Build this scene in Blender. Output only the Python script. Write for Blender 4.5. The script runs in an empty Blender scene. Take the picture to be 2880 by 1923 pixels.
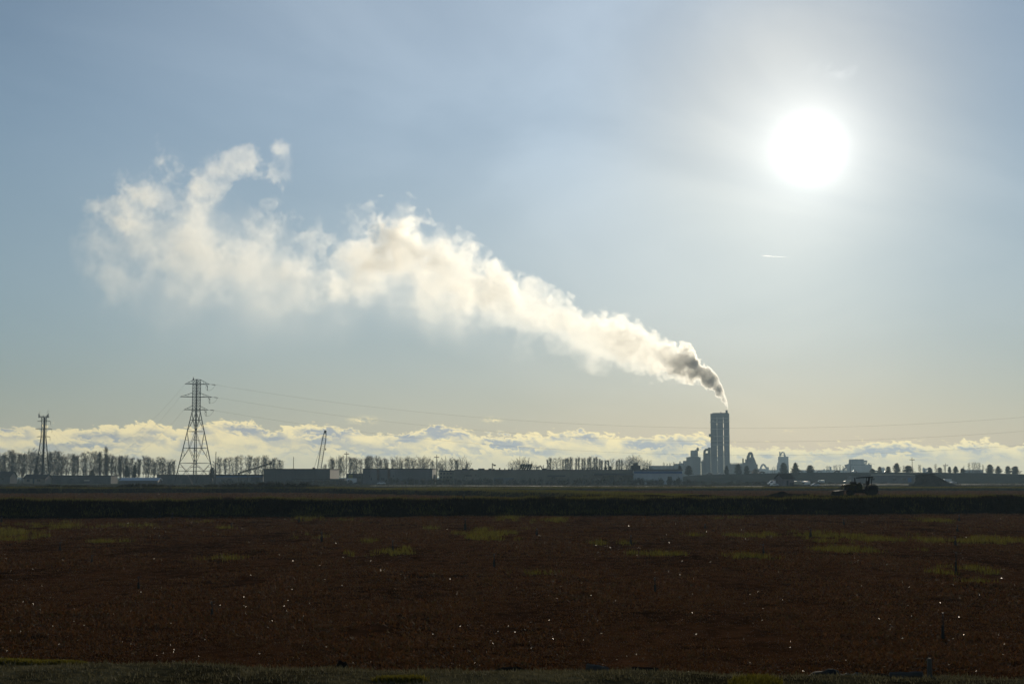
import bpy, bmesh, math, random
import numpy as np
from mathutils import Vector, Matrix, noise as mnoise

S = bpy.context.scene
COL = S.collection
R = math.radians

# ------------------------------------------------------------------ camera
CAM_H = 4.0                                   # metres above the cranberry field
PITCH = math.atan((1340 - 961.5) / 4000)
cd = bpy.data.cameras.new('camera')
cd.sensor_width = 36; cd.lens = 50
cd.clip_start = 0.5; cd.clip_end = 90000
cam = bpy.data.objects.new('camera', cd); COL.objects.link(cam)
cam.location = (0, 0, CAM_H); cam.rotation_euler = (math.pi / 2 + PITCH, 0, 0)
S.camera = cam

# the survey of the photograph: a sight line (u, v) meets the plane at distance Y
CP, SP = math.cos(PITCH), math.sin(PITCH)
def at(u, v, Y):
    a = (u - 1440) / 4000; b = (961.5 - v) / 4000
    t = Y / (CP - b * SP)
    return Vector((a * t, Y, CAM_H + t * (SP + b * CP)))
def gx(u, Y): return (u - 1440) / 4000 * Y * CP
def gy(v, z=0.0):
    b = (961.5 - v) / 4000
    return (z - CAM_H) / (SP + b * CP) * (CP - b * SP)

# ------------------------------------------------------------------ sun and sky
_sd = at(2279, 419, 1000) - Vector((0, 0, CAM_H))
SUN_DIR = _sd.normalized()
SUN_EL = math.asin(SUN_DIR.z); SUN_AZ = math.atan2(SUN_DIR.x, SUN_DIR.y)
sl = bpy.data.lights.new('sun', 'SUN'); sl.energy = 3.0; sl.angle = R(0.5); sl.color = (1.0, 0.87, 0.66)
sun = bpy.data.objects.new('sun', sl); COL.objects.link(sun)
sun.rotation_euler = (-SUN_DIR).to_track_quat('-Z', 'Y').to_euler()

V = S.view_settings
S.display_settings.display_device = 'sRGB'
V.view_transform = 'Standard'; V.look = 'None'; V.exposure = 0; V.gamma = 1; V.use_curve_mapping = False

class NT:
    """small helper round a node tree"""
    def __init__(self, tree):
        self.t = tree; self.n = tree.nodes; self.l = tree.links
    def node(self, kind, **kw):
        nd = self.n.new(kind)
        for k, v in kw.items(): setattr(nd, k, v)
        return nd
    def put(self, sock, val):
        if hasattr(val, 'is_linked') or isinstance(val, bpy.types.NodeSocket): self.l.new(val, sock)
        elif isinstance(val, (tuple, list)) and sock.type == 'RGBA' and len(val) == 3: sock.default_value = (*val, 1)
        else: sock.default_value = val
    def math(self, op, a, b=0.0, c=None, clamp=False):
        nd = self.node('ShaderNodeMath', operation=op, use_clamp=clamp)
        self.put(nd.inputs[0], a); self.put(nd.inputs[1], b)
        if c is not None: self.put(nd.inputs[2], c)
        return nd.outputs[0]
    def vmath(self, op, a, b=None, scale=None):
        nd = self.node('ShaderNodeVectorMath', operation=op)
        self.put(nd.inputs[0], a)
        if b is not None: self.put(nd.inputs[1], b)
        if scale is not None: self.put(nd.inputs['Scale'], scale)
        return nd.outputs['Value'] if op in ('DOT_PRODUCT', 'LENGTH', 'DISTANCE') else nd.outputs[0]
    def smooth(self, x, lo, hi, a=0.0, b=1.0, kind='SMOOTHSTEP'):
        nd = self.node('ShaderNodeMapRange', interpolation_type=kind)
        for k, v in zip((0, 1, 2, 3, 4), (x, lo, hi, a, b)): self.put(nd.inputs[k], v)
        return nd.outputs[0]
    def mix(self, f, a, b, blend='MIX', clampf=True):
        nd = self.node('ShaderNodeMix', data_type='RGBA', blend_type=blend, clamp_factor=clampf)
        self.put(nd.inputs[0], f); self.put(nd.inputs[6], a); self.put(nd.inputs[7], b)
        return nd.outputs[2]
    def mixf(self, f, a, b):
        nd = self.node('ShaderNodeMix', data_type='FLOAT')
        self.put(nd.inputs[0], f); self.put(nd.inputs[2], a); self.put(nd.inputs[3], b)
        return nd.outputs[0]
    def noise(self, vec, scale, detail=4, rough=0.5, dist=0.0, dim='3D', lac=2.0, kind='FBM'):
        nd = self.node('ShaderNodeTexNoise', noise_dimensions=dim, noise_type=kind)
        self.put(nd.inputs['Vector'], vec); self.put(nd.inputs['Scale'], scale); self.put(nd.inputs['Detail'], detail)
        self.put(nd.inputs['Roughness'], rough); self.put(nd.inputs['Distortion'], dist); self.put(nd.inputs['Lacunarity'], lac)
        return nd.outputs[0]
    def curve(self, x, pts):
        nd = self.node('ShaderNodeFloatCurve')
        c = nd.mapping.curves[0]
        while len(c.points) < len(pts): c.points.new(0.5, 0.5)
        for p, (px, py) in zip(c.points, pts):
            p.location = (px, py); p.handle_type = 'AUTO_CLAMPED'
        nd.mapping.extend = 'HORIZONTAL'; nd.mapping.update()
        self.put(nd.inputs['Value'], x)
        return nd.outputs[0]
    def xyz(self, x, y, z=0.0):
        nd = self.node('ShaderNodeCombineXYZ')
        for k, v in enumerate((x, y, z)): self.put(nd.inputs[k], v)
        return nd.outputs[0]
    def sep(self, v):
        nd = self.node('ShaderNodeSeparateXYZ'); self.put(nd.inputs[0], v)
        return nd.outputs

W = bpy.data.worlds.new('World'); S.world = W; W.use_nodes = True
W.node_tree.nodes.clear()
w = NT(W.node_tree)
STR = 0.1                                     # strength of the sky background
tc = w.node('ShaderNodeTexCoord')
D = w.vmath('NORMALIZE', tc.outputs['Generated'])
dx, dy, dz = w.sep(D)
sky = w.node('ShaderNodeTexSky', sky_type='NISHITA')
sky.sun_disc = False; sky.sun_elevation = SUN_EL; sky.sun_rotation = SUN_AZ
sky.altitude = 0; sky.air_density = 1.0; sky.dust_density = 0.05; sky.ozone_density = 3.0
el = w.math('MULTIPLY', w.math('ARCSINE', dz), 180 / math.pi)           # degrees
az = w.math('MULTIPLY', w.math('ARCTAN2', dx, dy), 180 / math.pi)
cosang = w.vmath('DOT_PRODUCT', D, tuple(SUN_DIR))
ang = w.math('MULTIPLY', w.math('ARCCOSINE', w.math('MINIMUM', cosang, 0.9999999)), 180 / math.pi)
S.cycles.volume_bounces = 2
S.cycles.max_bounces = 6; S.cycles.diffuse_bounces = 2; S.cycles.glossy_bounces = 2; S.cycles.transmission_bounces = 4; S.cycles.transparent_max_bounces = 8
S.cycles.use_denoising = True
# thin veil of high cloud round the sun
veil_p = w.xyz(w.math('MULTIPLY_ADD', az, 0.06, w.math('MULTIPLY', el, -0.045)), w.math('MULTIPLY_ADD', el, 0.16, w.math('MULTIPLY', az, 0.05)), 0.0)
veil_n = w.noise(veil_p, 1.0, 5, 0.5, 0.6)
veil = w.smooth(veil_n, 0.3, 0.72, 0.84, 1.18)
hump = w.math('DIVIDE', w.math('ADD', az, 11.0), 7.0)
hump = w.math('MULTIPLY', w.math('POWER', math.e, w.math('MULTIPLY', w.math('MULTIPLY', hump, hump), -1.0)), w.smooth(el, 8.0, 17.0, 0.0, 0.45))
veil = w.math('MULTIPLY', veil, w.math('ADD', hump, 1.0))
veil = w.math('MULTIPLY', veil, w.math('MULTIPLY', w.smooth(el, 1.0, 11.0, 0.60, 1.05), w.smooth(az, 10.0, 20.5, 1.0, 0.50)))
e1 = w.math('MULTIPLY', w.math('POWER', math.e, w.math('DIVIDE', ang, -16.0)), 0.55)
e2 = w.math('MULTIPLY', w.math('POWER', math.e, w.math('DIVIDE', ang, -1.9)), 0.58)
q = w.math('DIVIDE', ang, 1.02)
e3 = w.math('MULTIPLY', w.math('POWER', math.e, w.math('MULTIPLY', w.math('MULTIPLY', q, q), -1.0)), 0.60)
tint = w.mix(w.smooth(el, 7.0, 15.0), w.mix(w.smooth(el, 2.0, 8.0), (0.96, 0.72, 0.46), (1.0, 0.90, 0.73)), (0.92, 0.97, 0.97))
tint = w.mix(w.smooth(ang, 10.5, 3.5), tint, (0.93, 0.83, 0.62))
wide = w.vmath('SCALE', tint, scale=w.math('MULTIPLY', e1, veil))
near = w.vmath('SCALE', (1.0, 0.97, 0.92), scale=w.math('ADD', e2, e3))
base = w.vmath('MULTIPLY', sky.outputs[0], w.mix(w.smooth(el, 0.0, 12.0), (0.515, 0.470, 0.50), (0.60, 0.575, 0.545)))
tot = w.vmath('ADD', base, w.vmath('SCALE', w.vmath('ADD', wide, near), scale=1 / STR))

# cumulus bank low on the horizon, lit from behind: bright where thin, blue-grey where thick
TOPS = [(-160,1215),(0,1206),(60,1204),(180,1200),(260,1196),(330,1196),(400,1180),(440,1183),(500,1200),(560,1189),(640,1177),(720,1179),(755,1207),(800,1196),
        (850,1187),(930,1190),(980,1204),(1060,1214),(1120,1213),(1180,1201),(1240,1193),(1300,1198),(1350,1218),(1420,1221),(1500,1221),(1560,1210),(1620,1205),
        (1680,1210),(1800,1224),(1900,1214),(1960,1213),(2000,1233),(2060,1244),(2120,1254),(2200,1252),(2300,1258),(2380,1253),(2450,1238),(2540,1238),(2600,1249),
        (2680,1244),(2760,1236),(2860,1248),(3040,1244)]
def azel(u, v):
    d = (at(u, v, 1000) - Vector((0, 0, CAM_H))).normalized()
    return math.degrees(math.atan2(d.x, d.y)), math.degrees(math.asin(d.z))
AZ0, AZ1 = -24.0, 24.0
pts = [(((azel(u, v)[0]) - AZ0) / (AZ1 - AZ0), azel(u, v)[1] / 4.0) for u, v in TOPS]
azn = w.math('DIVIDE', w.math('SUBTRACT', az, AZ0), AZ1 - AZ0)
top = w.math('MULTIPLY', w.curve(azn, pts), 4.0)
cp = w.xyz(w.math('MULTIPLY_ADD', el, 0.35, w.math('MULTIPLY', az, 0.62)), w.math('MULTIPLY', el, 1.15), 3.7)
n_mid = w.noise(cp, 2.3, 5, 0.55, 0.3)
n_fin = w.noise(cp, 7.5, 6, 0.60, 0.3)
litc = w.vmath('SCALE', (1.22, 1.02, 0.54), scale=w.math('MULTIPLY', w.smooth(ang, 12.0, 34.0, 1.0, 0.80), 1.0 / STR))
hazec = w.vmath('SCALE', (0.95, 0.82, 0.49), scale=w.math('MULTIPLY', w.smooth(ang, 12.0, 34.0, 1.0, 0.72), 1.0 / STR))
gry = w.vmath('SCALE', (0.43, 0.45, 0.46), scale=w.math('MULTIPLY', w.smooth(ang, 10.0, 34.0, 1.12, 0.80), 1.0 / STR))
puff = w.math('SUBTRACT', w.math('ABSOLUTE', w.math('SUBTRACT', n_mid, 0.5)), 0.09)
rag = w.math('ADD', w.math('MULTIPLY', w.math('SUBTRACT', n_fin, 0.5), 0.26), w.math('MULTIPLY', puff, 1.7))
def ridge(below, scale, drop, seed, grey_lo, grey_hi, deep):
    """one bank of cumulus: sunlit rim along its ragged top, shaded belly, paler towards its foot"""
    u = w.noise(w.xyz(w.math('MULTIPLY', az, scale), seed, 0.0), 1.0, 4, 0.55)
    t = w.math('SUBTRACT', top, below)
    t = w.math('MULTIPLY_ADD', w.math('SUBTRACT', u, 0.5), drop, t)
    d = w.math('ADD', w.math('SUBTRACT', t, el), rag)
    c = w.smooth(d, -0.02, 0.09)
    g = w.noise(w.vmath('ADD', cp, (seed, seed * 2.0, 0.0)), 1.15, 2, 0.5, 0.2)
    dg = w.math('MULTIPLY_ADD', w.math('SUBTRACT', n_mid, 0.5), -0.55, d)
    th = w.math('MULTIPLY', w.smooth(dg, 0.05, 0.30), w.smooth(dg, deep * 1.7, deep * 0.5))
    th = w.math('MULTIPLY', th, w.smooth(g, grey_lo - 0.07, grey_hi + 0.08))
    lc = w.mix(w.smooth(d, 0.25, 0.95), litc, hazec)
    return c, w.mix(th, lc, gry)
cov, cloudcol = ridge(0.0, 0.9, 0.0, 1.7, 0.40, 0.52, 0.75)
soft_ = w.smooth(w.noise(cp, 1.3, 3, 0.5), 0.40, 0.62, 0.35, 1.0)
for args in ((0.42, 0.5, 0.75, 5.1, 0.44, 0.55, 0.55), (0.80, 0.6, 0.60, 9.4, 0.46, 0.58, 0.45), (1.15, 0.7, 0.50, 13.2, 0.48, 0.60, 0.40)):
    c_, k_ = ridge(*args)
    cloudcol = w.mix(w.math('MULTIPLY', c_, soft_), cloudcol, k_); cov = w.math('MAXIMUM', cov, c_)
cloudcol = w.mix(w.smooth(el, 0.95, 0.25), cloudcol, hazec)
lit = litc
# a few loose scraps above the bank and a wisp above the sun
def scrap(u, v, ru, rv, amp):
    a0, e0 = azel(u, v)
    ex = w.math('DIVIDE', w.math('SUBTRACT', az, a0), ru / 70); ey = w.math('DIVIDE', w.math('SUBTRACT', el, e0), rv / 70)
    r2 = w.math('ADD', w.math('MULTIPLY', ex, ex), w.math('MULTIPLY', ey, ey))
    g = w.math('POWER', math.e, w.math('MULTIPLY', r2, -1.0))
    return w.math('MULTIPLY', w.math('MULTIPLY', g, w.smooth(n_fin, 0.40, 0.66)), amp)
s = scrap(1020, 1182, 34, 9, 1.0)
for a in ((1385, 1181, 20, 7, 1.0), (2318, 1249, 16, 5, 0.8), (2583, 1239, 12, 5, 0.7), (2210, 1212, 18, 4, 0.4)):
    s = w.math('MAXIMUM', s, scrap(*a))
cov = w.math('MAXIMUM', cov, s)
col = w.mix(cov, tot, cloudcol)
wn = w.noise(D, 55.0, 6, 0.6, 0.8)
a0, e0 = azel(2345, 195)
ex = w.math('DIVIDE', w.math('SUBTRACT', az, a0), 0.75); ey = w.math('DIVIDE', w.math('SUBTRACT', el, e0), 0.32)
wisp = w.math('POWER', math.e, w.math('MULTIPLY', w.math('ADD', w.math('MULTIPLY', ex, ex), w.math('MULTIPLY', ey, ey)), -1.0))
wisp = w.math('MULTIPLY', w.math('MULTIPLY', wisp, w.smooth(wn, 0.42, 0.7)), 0.22 / STR)
col = w.vmath('ADD', col, w.vmath('SCALE', (1.0, 0.97, 0.92), scale=wisp))
bg = w.node('ShaderNodeBackground'); w.put(bg.inputs[0], col); bg.inputs[1].default_value = STR
wo = w.node('ShaderNodeOutputWorld'); w.l.new(bg.outputs[0], wo.inputs[0])
# ------------------------------------------------------------------ the steam plume
PY = 2000.0
STACK = at(2043.5, 1153.0, PY)
#            u     top   bottom  density  (survey of the drifting steam)
PLUME = [(2047, 1140, 1154, 1.0), (2043, 1112, 1146, 1.0), (2034, 1090, 1134, 1.0), (2022, 1063, 1118, 1.0), (2006, 1044, 1102, 1.0), (1985, 1030, 1090, 1.0),
         (1962, 1000, 1078, .82), (1945, 974, 1072, .70), (1915, 968, 1068, .46), (1880, 962, 1068, .31), (1840, 936, 1068, .19), (1800, 906, 1062, .14),
         (1754, 892, 1054, .145), (1690, 872, 1040, .11), (1630, 852, 1020, .09), (1560, 828, 1004, .076), (1480, 784, 994, .066), (1400, 726, 984, .060),
         (1320, 690, 974, .052), (1230, 634, 954, .046), (1150, 580, 930, .040), (1060, 596, 925, .032), (980, 630, 945, .020), (900, 650, 960, .013), (820, 620, 970, .010),
         (740, 580, 975, .0095), (680, 556, 980, .009), (600, 530, 985, .008), (520, 490, 985, .0075), (430, 480, 985, .007), (340, 520, 980, .006), (280, 560, 960, .004), (225, 620, 880, .002)]
# the loose curl thrown up at the far end
CURL = [(830, 398, 560, 0.0), (806, 394, 550, .05), (740, 394, 515, .055), (680, 396, 510, .055), (620, 412, 560, .045), (560, 432, 610, .045), (500, 458, 630, .05), (440, 474, 645, .06), (380, 494, 650, .06), (320, 524, 645, .05), (270, 552, 625, .04), (235, 580, 600, 0.0)]
LEN, ZT = 920.0, 420.0
def prow(u, vt, vb):
    a, b = at(u, vt, PY) - STACK, at(u, vb, PY) - STACK
    return max(0.0, -(a.x + b.x) / 2 + 2.0), a.z, b.z
rows = [(*prow(u, t, b), d) for u, t, b, d in PLUME]
crow = [(*prow(u, t, b), d) for u, t, b, d in CURL]

pm = bpy.data.materials.new('backlit_steam'); pm.use_nodes = True; pm.node_tree.nodes.clear()
p = NT(pm.node_tree)
geo = p.node('ShaderNodeTexCoord')
P = geo.outputs['Object']
px, py, pz = p.sep(P)
s_ = p.math('MULTIPLY', px, -1.0)
q_ = p.math('POWER', p.math('MAXIMUM', p.math('DIVIDE', p.math('ADD', s_, 2.0), LEN), 0.0), 0.5)
Q = lambda s: math.sqrt(max(0.0, s) / LEN)
cc = p.math('MULTIPLY', p.curve(q_, [(Q(s), (t + b) / 2 / ZT) for s, t, b, d in rows]), ZT)
hh = p.math('MULTIPLY', p.curve(q_, [(Q(s), (t - b) / 2 / 200) for s, t, b, d in rows]), 200.0)
rho = p.curve(q_, [(Q(s), d) for s, t, b, d in rows])
# turbulent billows: lumps grow as the plume spreads
big = p.noise(P, 1 / 75, 1, 0.5)
mid = p.noise(P, 1 / 34, 5, 0.58, 0.25)
sml = p.noise(P, 1 / 15, 4, 0.6, 0.2)
far = p.smooth(q_, 0.20, 0.62)
bill = p.mixf(far, sml, mid)
amp = p.mixf(far, 3.3, 3.2)
dv = p.math('DIVIDE', p.math('SUBTRACT', pz, cc), hh)
dw = p.math('DIVIDE', py, p.math('MULTIPLY', hh, 0.85))
rr = p.math('SQRT', p.math('ADD', p.math('MULTIPLY', dv, dv), p.math('MULTIPLY', dw, dw)))
far2 = p.smooth(q_, 0.62, 0.80)
f = p.math('SUBTRACT', p.math('MULTIPLY_ADD', far2, -0.16, p.mixf(far, 0.95, 0.86)), rr)
f = p.math('MULTIPLY_ADD', p.math('SUBTRACT', bill, 0.5), amp, f)
f = p.math('MULTIPLY_ADD', p.math('SUBTRACT', big, 0.5), p.mixf(far, 0.3, 1.3), f)
fray = p.noise(P, 1 / 7, 3, 0.6)
f = p.math('MULTIPLY_ADD', p.math('SUBTRACT', fray, 0.5), p.mixf(far, 0.35, 0.75), f)
# crisp upper edge, dissolving underside further along
soft = p.mixf(p.math('MULTIPLY', far, p.smooth(dv, 0.3, -0.7)), 0.16, 0.9)
body = p.smooth(f, 0.0, soft)
fade = p.mixf(far, 1.0, p.smooth(dv, -0.9, 0.45, 0.28, 1.15))
patch = p.mixf(p.smooth(q_, 0.55, 0.8), 1.0, p.smooth(p.noise(P, 1 / 60, 3, 0.5), 0.40, 0.64, 0.12, 2.6))
main = p.math('MULTIPLY', p.math('MULTIPLY', p.math('MULTIPLY', body, fade), rho), patch)
cs0, cs1 = crow[0][0], crow[-1][0]
cq = p.math('DIVIDE', p.math('SUBTRACT', s_, cs0), cs1 - cs0)
cn = lambda s: (s - cs0) / (cs1 - cs0)
c2 = p.math('MULTIPLY', p.curve(cq, [(cn(s), (t + b) / 2 / ZT) for s, t, b, d in crow]), ZT)
h2 = p.math('MULTIPLY', p.curve(cq, [(cn(s), (t - b) / 2 / 100) for s, t, b, d in crow]), 100.0)
r2 = p.curve(cq, [(cn(s), d) for s, t, b, d in crow])
d2 = p.math('DIVIDE', p.math('SUBTRACT', pz, c2), h2); w2 = p.math('DIVIDE', py, 42.0)
rr2 = p.math('SQRT', p.math('ADD', p.math('MULTIPLY', d2, d2), p.math('MULTIPLY', w2, w2)))
f2 = p.math('MULTIPLY_ADD', p.math('SUBTRACT', mid, 0.5), 3.2, p.math('SUBTRACT', 0.66, rr2))
f2 = p.math('MULTIPLY_ADD', p.math('SUBTRACT', fray, 0.5), 0.9, f2)
f2 = p.math('MULTIPLY_ADD', p.math('SUBTRACT', big, 0.5), 1.0, f2)
curl = p.math('MULTIPLY', p.math('MULTIPLY', p.smooth(f2, 0.0, 0.35), r2), p.smooth(p.noise(P, 1 / 38, 3, 0.55), 0.36, 0.6, 0.25, 1.25))
main = p.math('MULTIPLY', main, p.math('MULTIPLY_ADD', far2, 0.7, 1.0))
thin = p.math('MULTIPLY', p.math('MULTIPLY', p.math('MULTIPLY', p.smooth(p.math('SQRT', p.math('ADD', p.math('MULTIPLY', dw, dw), p.math('MULTIPLY', p.math('ADD', dv, 0.15), p.math('ADD', dv, 0.15)))), 1.15, 0.1), p.smooth(big, 0.25, 0.6, 0.15, 1.6)), p.smooth(q_, 0.5, 0.7)), p.smooth(q_, 1.0, 0.84, 0.0, 0.0070))
den = p.math('ADD', p.math('ADD', main, thin), curl)
pv = p.node('ShaderNodeVolumePrincipled')
pv.inputs['Color'].default_value = (0.972, 0.968, 0.945, 1); pv.inputs['Anisotropy'].default_value = 0.60
p.put(pv.inputs['Density'], p.math('MULTIPLY', den, 0.22))
po = p.node('ShaderNodeOutputMaterial'); p.l.new(pv.outputs[0], po.inputs['Volume'])
pm.cycles.volume_sampling = 'MULTIPLE_IMPORTANCE'
pm.cycles.volume_step_rate = 0.075

def build_plume():
    """a closed bag round the steam: rings along the drift, following its outline"""
    bm = bmesh.new(); n = 20
    rings = []
    top = lambda s, t: max([t] + [ct for cs, ct, cb, d in crow if abs(cs - s) < 40 and d > 0])
    for s, t, b, d in rows:
        t2 = top(s, t) if s > 560 else t
        m = 1.5 + 0.03 * s + 0.06 * (t2 - b)
        c, h = (t2 + b) / 2, (t2 - b) / 2 + m
        wd = max(3.0, (t - b) / 2 * 0.95 + m)
        rings.append([bm.verts.new((-s + (2.0 if s < 1 else 0), wd * math.cos(k / n * math.tau), max(c + h * math.sin(k / n * math.tau), -0.4 if s < 3 else 0.5))) for k in range(n)])
    for a, b in zip(rings, rings[1:]):
        for k in range(n): bm.faces.new((a[k], a[(k + 1) % n], b[(k + 1) % n], b[k]))
    bm.faces.new(list(reversed(rings[0]))); bm.faces.new(rings[-1])
    bmesh.ops.recalc_face_normals(bm, faces=bm.faces)
    me = bpy.data.meshes.new('steam_plume'); bm.to_mesh(me); bm.free(); me.materials.append(pm)
    o = bpy.data.objects.new('steam_plume', me); COL.objects.link(o); o.location = STACK
    o['label'] = 'long white steam plume drifting left from the stack on the cement tower'; o['category'] = 'steam plume'
    return o
build_plume()
# ------------------------------------------------------------------ helpers
rng = np.random.default_rng(7)
random.seed(7)

def mat(name, c1, c2=None, scale=1.0, rough=0.8, bump=0.0, metallic=0.0, detail=4, spec=0.3, streak=1.0):
    """painted, stained or weathered surface: two colours worn into each other by noise"""
    m = bpy.data.materials.new(name); m.use_nodes = True; m.node_tree.nodes.clear()
    t = NT(m.node_tree)
    b = t.node('ShaderNodeBsdfPrincipled'); o = t.node('ShaderNodeOutputMaterial'); t.l.new(b.outputs[0], o.inputs[0])
    c2 = c2 or tuple(x * 0.7 for x in c1)
    P_ = t.node('ShaderNodeTexCoord').outputs['Object']
    if streak != 1.0: P_ = t.vmath('MULTIPLY', P_, (1, 1, streak))
    n = t.noise(P_, scale, detail, 0.6)
    t.put(b.inputs['Base Color'], t.mix(t.smooth(n, 0.35, 0.65), c1, c2))
    b.inputs['Roughness'].default_value = rough; b.inputs['Metallic'].default_value = metallic
    b.inputs['Specular IOR Level'].default_value = spec
    if bump:
        bp = t.node('ShaderNodeBump'); bp.inputs['Strength'].default_value = bump; bp.inputs['Distance'].default_value = 0.05
        t.put(bp.inputs['Height'], n); t.l.new(bp.outputs[0], b.inputs['Normal'])
    return m

def leafmat(name, cols, trans=0.35, rough=0.5, spec=0.3):
    """thin leaves and blades: each one its own shade, light shining through"""
    m = bpy.data.materials.new(name); m.use_nodes = True; m.node_tree.nodes.clear()
    t = NT(m.node_tree)
    g = t.node('ShaderNodeNewGeometry')
    cr = t.node('ShaderNodeValToRGB')
    while len(cr.color_ramp.elements) < len(cols): cr.color_ramp.elements.new(0.5)
    for k, (e, c) in enumerate(zip(cr.color_ramp.elements, cols)): e.position = k / max(1, len(cols) - 1); e.color = (*c, 1)
    t.l.new(g.outputs['Random Per Island'], cr.inputs[0])
    b = t.node('ShaderNodeBsdfPrincipled'); b.inputs['Roughness'].default_value = rough; b.inputs['Specular IOR Level'].default_value = spec
    t.l.new(cr.outputs[0], b.inputs['Base Color'])
    tr = t.node('ShaderNodeBsdfTranslucent'); t.l.new(cr.outputs[0], tr.inputs[0])
    mx = t.node('ShaderNodeMixShader'); mx.inputs[0].default_value = trans
    t.l.new(b.outputs[0], mx.inputs[1]); t.l.new(tr.outputs[0], mx.inputs[2])
    o = t.node('ShaderNodeOutputMaterial'); t.l.new(mx.outputs[0], o.inputs[0])
    return m

class MB:
    """collects boxes, bars, tubes and prisms (world coordinates) into one mesh"""
    def __init__(self): self.v = []; self.f = []
    def add(self, vs, fs):
        k = len(self.v); self.v.extend([tuple(p) for p in vs]); self.f.extend([tuple(i + k for i in f) for f in fs]); return self
    def box(self, x0, x1, y0, y1, z0, z1):
        vs = [(x, y, z) for z in (z0, z1) for x, y in ((x0, y0), (x1, y0), (x1, y1), (x0, y1))]
        return self.add(vs, [(0, 3, 2, 1), (4, 5, 6, 7), (0, 1, 5, 4), (1, 2, 6, 5), (2, 3, 7, 6), (3, 0, 4, 7)])
    def boxpx(self, u0, u1, v0, v1, Y, depth, front=0.0):
        return self.box(gx(u0, Y), gx(u1, Y), Y - front, Y + depth, at(u0, v1, Y).z if v1 is not None else -0.3, at(u0, v0, Y).z)
    def tube(self, path, rad, n=6, cap=True):
        path = [Vector(p) for p in path]
        if not hasattr(rad, '__len__'): rad = [rad] * len(path)
        rings = []
        for i, p in enumerate(path):
            d = (path[min(i + 1, len(path) - 1)] - path[max(i - 1, 0)]).normalized()
            a = d.cross(Vector((0, 0, 1)))
            if a.length < 1e-3: a = Vector((1, 0, 0))
            a.normalize(); b = d.cross(a)
            rings.append([p + (a * math.cos(k / n * math.tau) + b * math.sin(k / n * math.tau)) * rad[i] for k in range(n)])
        vs = [q for r in rings for q in r]; fs = []
        for i in range(len(rings) - 1):
            for k in range(n): fs.append((i * n + k, i * n + (k + 1) % n, (i + 1) * n + (k + 1) % n, (i + 1) * n + k))
        if cap: fs.append(tuple(reversed(range(n)))); fs.append(tuple(range((len(rings) - 1) * n, len(rings) * n)))
        return self.add(vs, fs)
    def bar(self, p, q, r, n=4): return self.tube([p, q], r, n)
    def prism(self, poly, y0, y1):
        """polygon of (x, z) pushed along y"""
        n = len(poly); vs = [(x, y0, z) for x, z in poly] + [(x, y1, z) for x, z in poly]
        return self.add(vs, [tuple(range(n)), tuple(range(2 * n - 1, n - 1, -1))] + [(k, k + n, (k + 1) % n + n, (k + 1) % n) for k in range(n)])
    def lathe(self, c, prof, axis='z', n=24):
        """profile of (radius, along) turned round an axis through c"""
        vs = []; m = len(prof)
        for k in range(n):
            a = k / n * math.tau; ca, sa = math.cos(a), math.sin(a)
            for r, h in prof:
                vs.append((c[0] + r * ca, c[1] + r * sa, c[2] + h) if axis == 'z' else (c[0] + r * ca, c[1] + h, c[2] + r * sa))
        fs = []
        for k in range(n):
            k2 = (k + 1) % n
            for j in range(m - 1): fs.append((k * m + j, k2 * m + j, k2 * m + j + 1, k * m + j + 1))
        if prof[0][0] > 1e-4: fs.append(tuple(reversed([k * m for k in range(n)])))
        if prof[-1][0] > 1e-4: fs.append(tuple(k * m + m - 1 for k in range(n)))
        return self.add(vs, fs)
    def quad(self, a, b, c, d): return self.add([a, b, c, d], [(0, 1, 2, 3)])
    def build(self, name, m, loc=(0, 0, 0), parent=None, smooth=False, bevel=0.0):
        me = bpy.data.meshes.new(name)
        L = Vector(loc)
        me.from_pydata([tuple(Vector(p) - L) for p in self.v], [], self.f)
        bm = bmesh.new(); bm.from_mesh(me); bmesh.ops.recalc_face_normals(bm, faces=bm.faces)
        if bevel: bmesh.ops.bevel(bm, geom=[e for e in bm.edges if len(e.link_faces) == 2 and e.calc_face_angle(0) > 0.6], offset=bevel, segments=2, affect='EDGES', profile=0.6)
        bm.to_mesh(me); bm.free()
        if smooth: me.polygons.foreach_set('use_smooth', [True] * len(me.polygons))
        me.materials.append(m)
        o = bpy.data.objects.new(name, me); COL.objects.link(o)
        if parent is not None: o.parent = parent
        else: o.location = L
        return o

def tag(o, label=None, cat=None, group=None, kind=None):
    if label: o['label'] = label
    if cat: o['category'] = cat
    if group: o['group'] = group
    if kind: o['kind'] = kind
    return o

class Thing:
    def __init__(self, name, label, cat, loc, group=None):
        self.o = bpy.data.objects.new(name, None); COL.objects.link(self.o); self.o.location = loc; self.loc = Vector(loc)
        self.o.empty_display_size = 0.3
        tag(self.o, label, cat, group)
    def part(self, name, mb, m, parent=None, label=None, **kw):
        o = mb.build(name, m, self.loc, parent or self.o, **kw)
        if label: o['label'] = label
        return o

def copy_tree(o, parent=None):
    c = o.copy(); COL.objects.link(c)
    if parent is not None: c.parent = parent
    for ch in list(o.children): copy_tree(ch, c)
    return c

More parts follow.
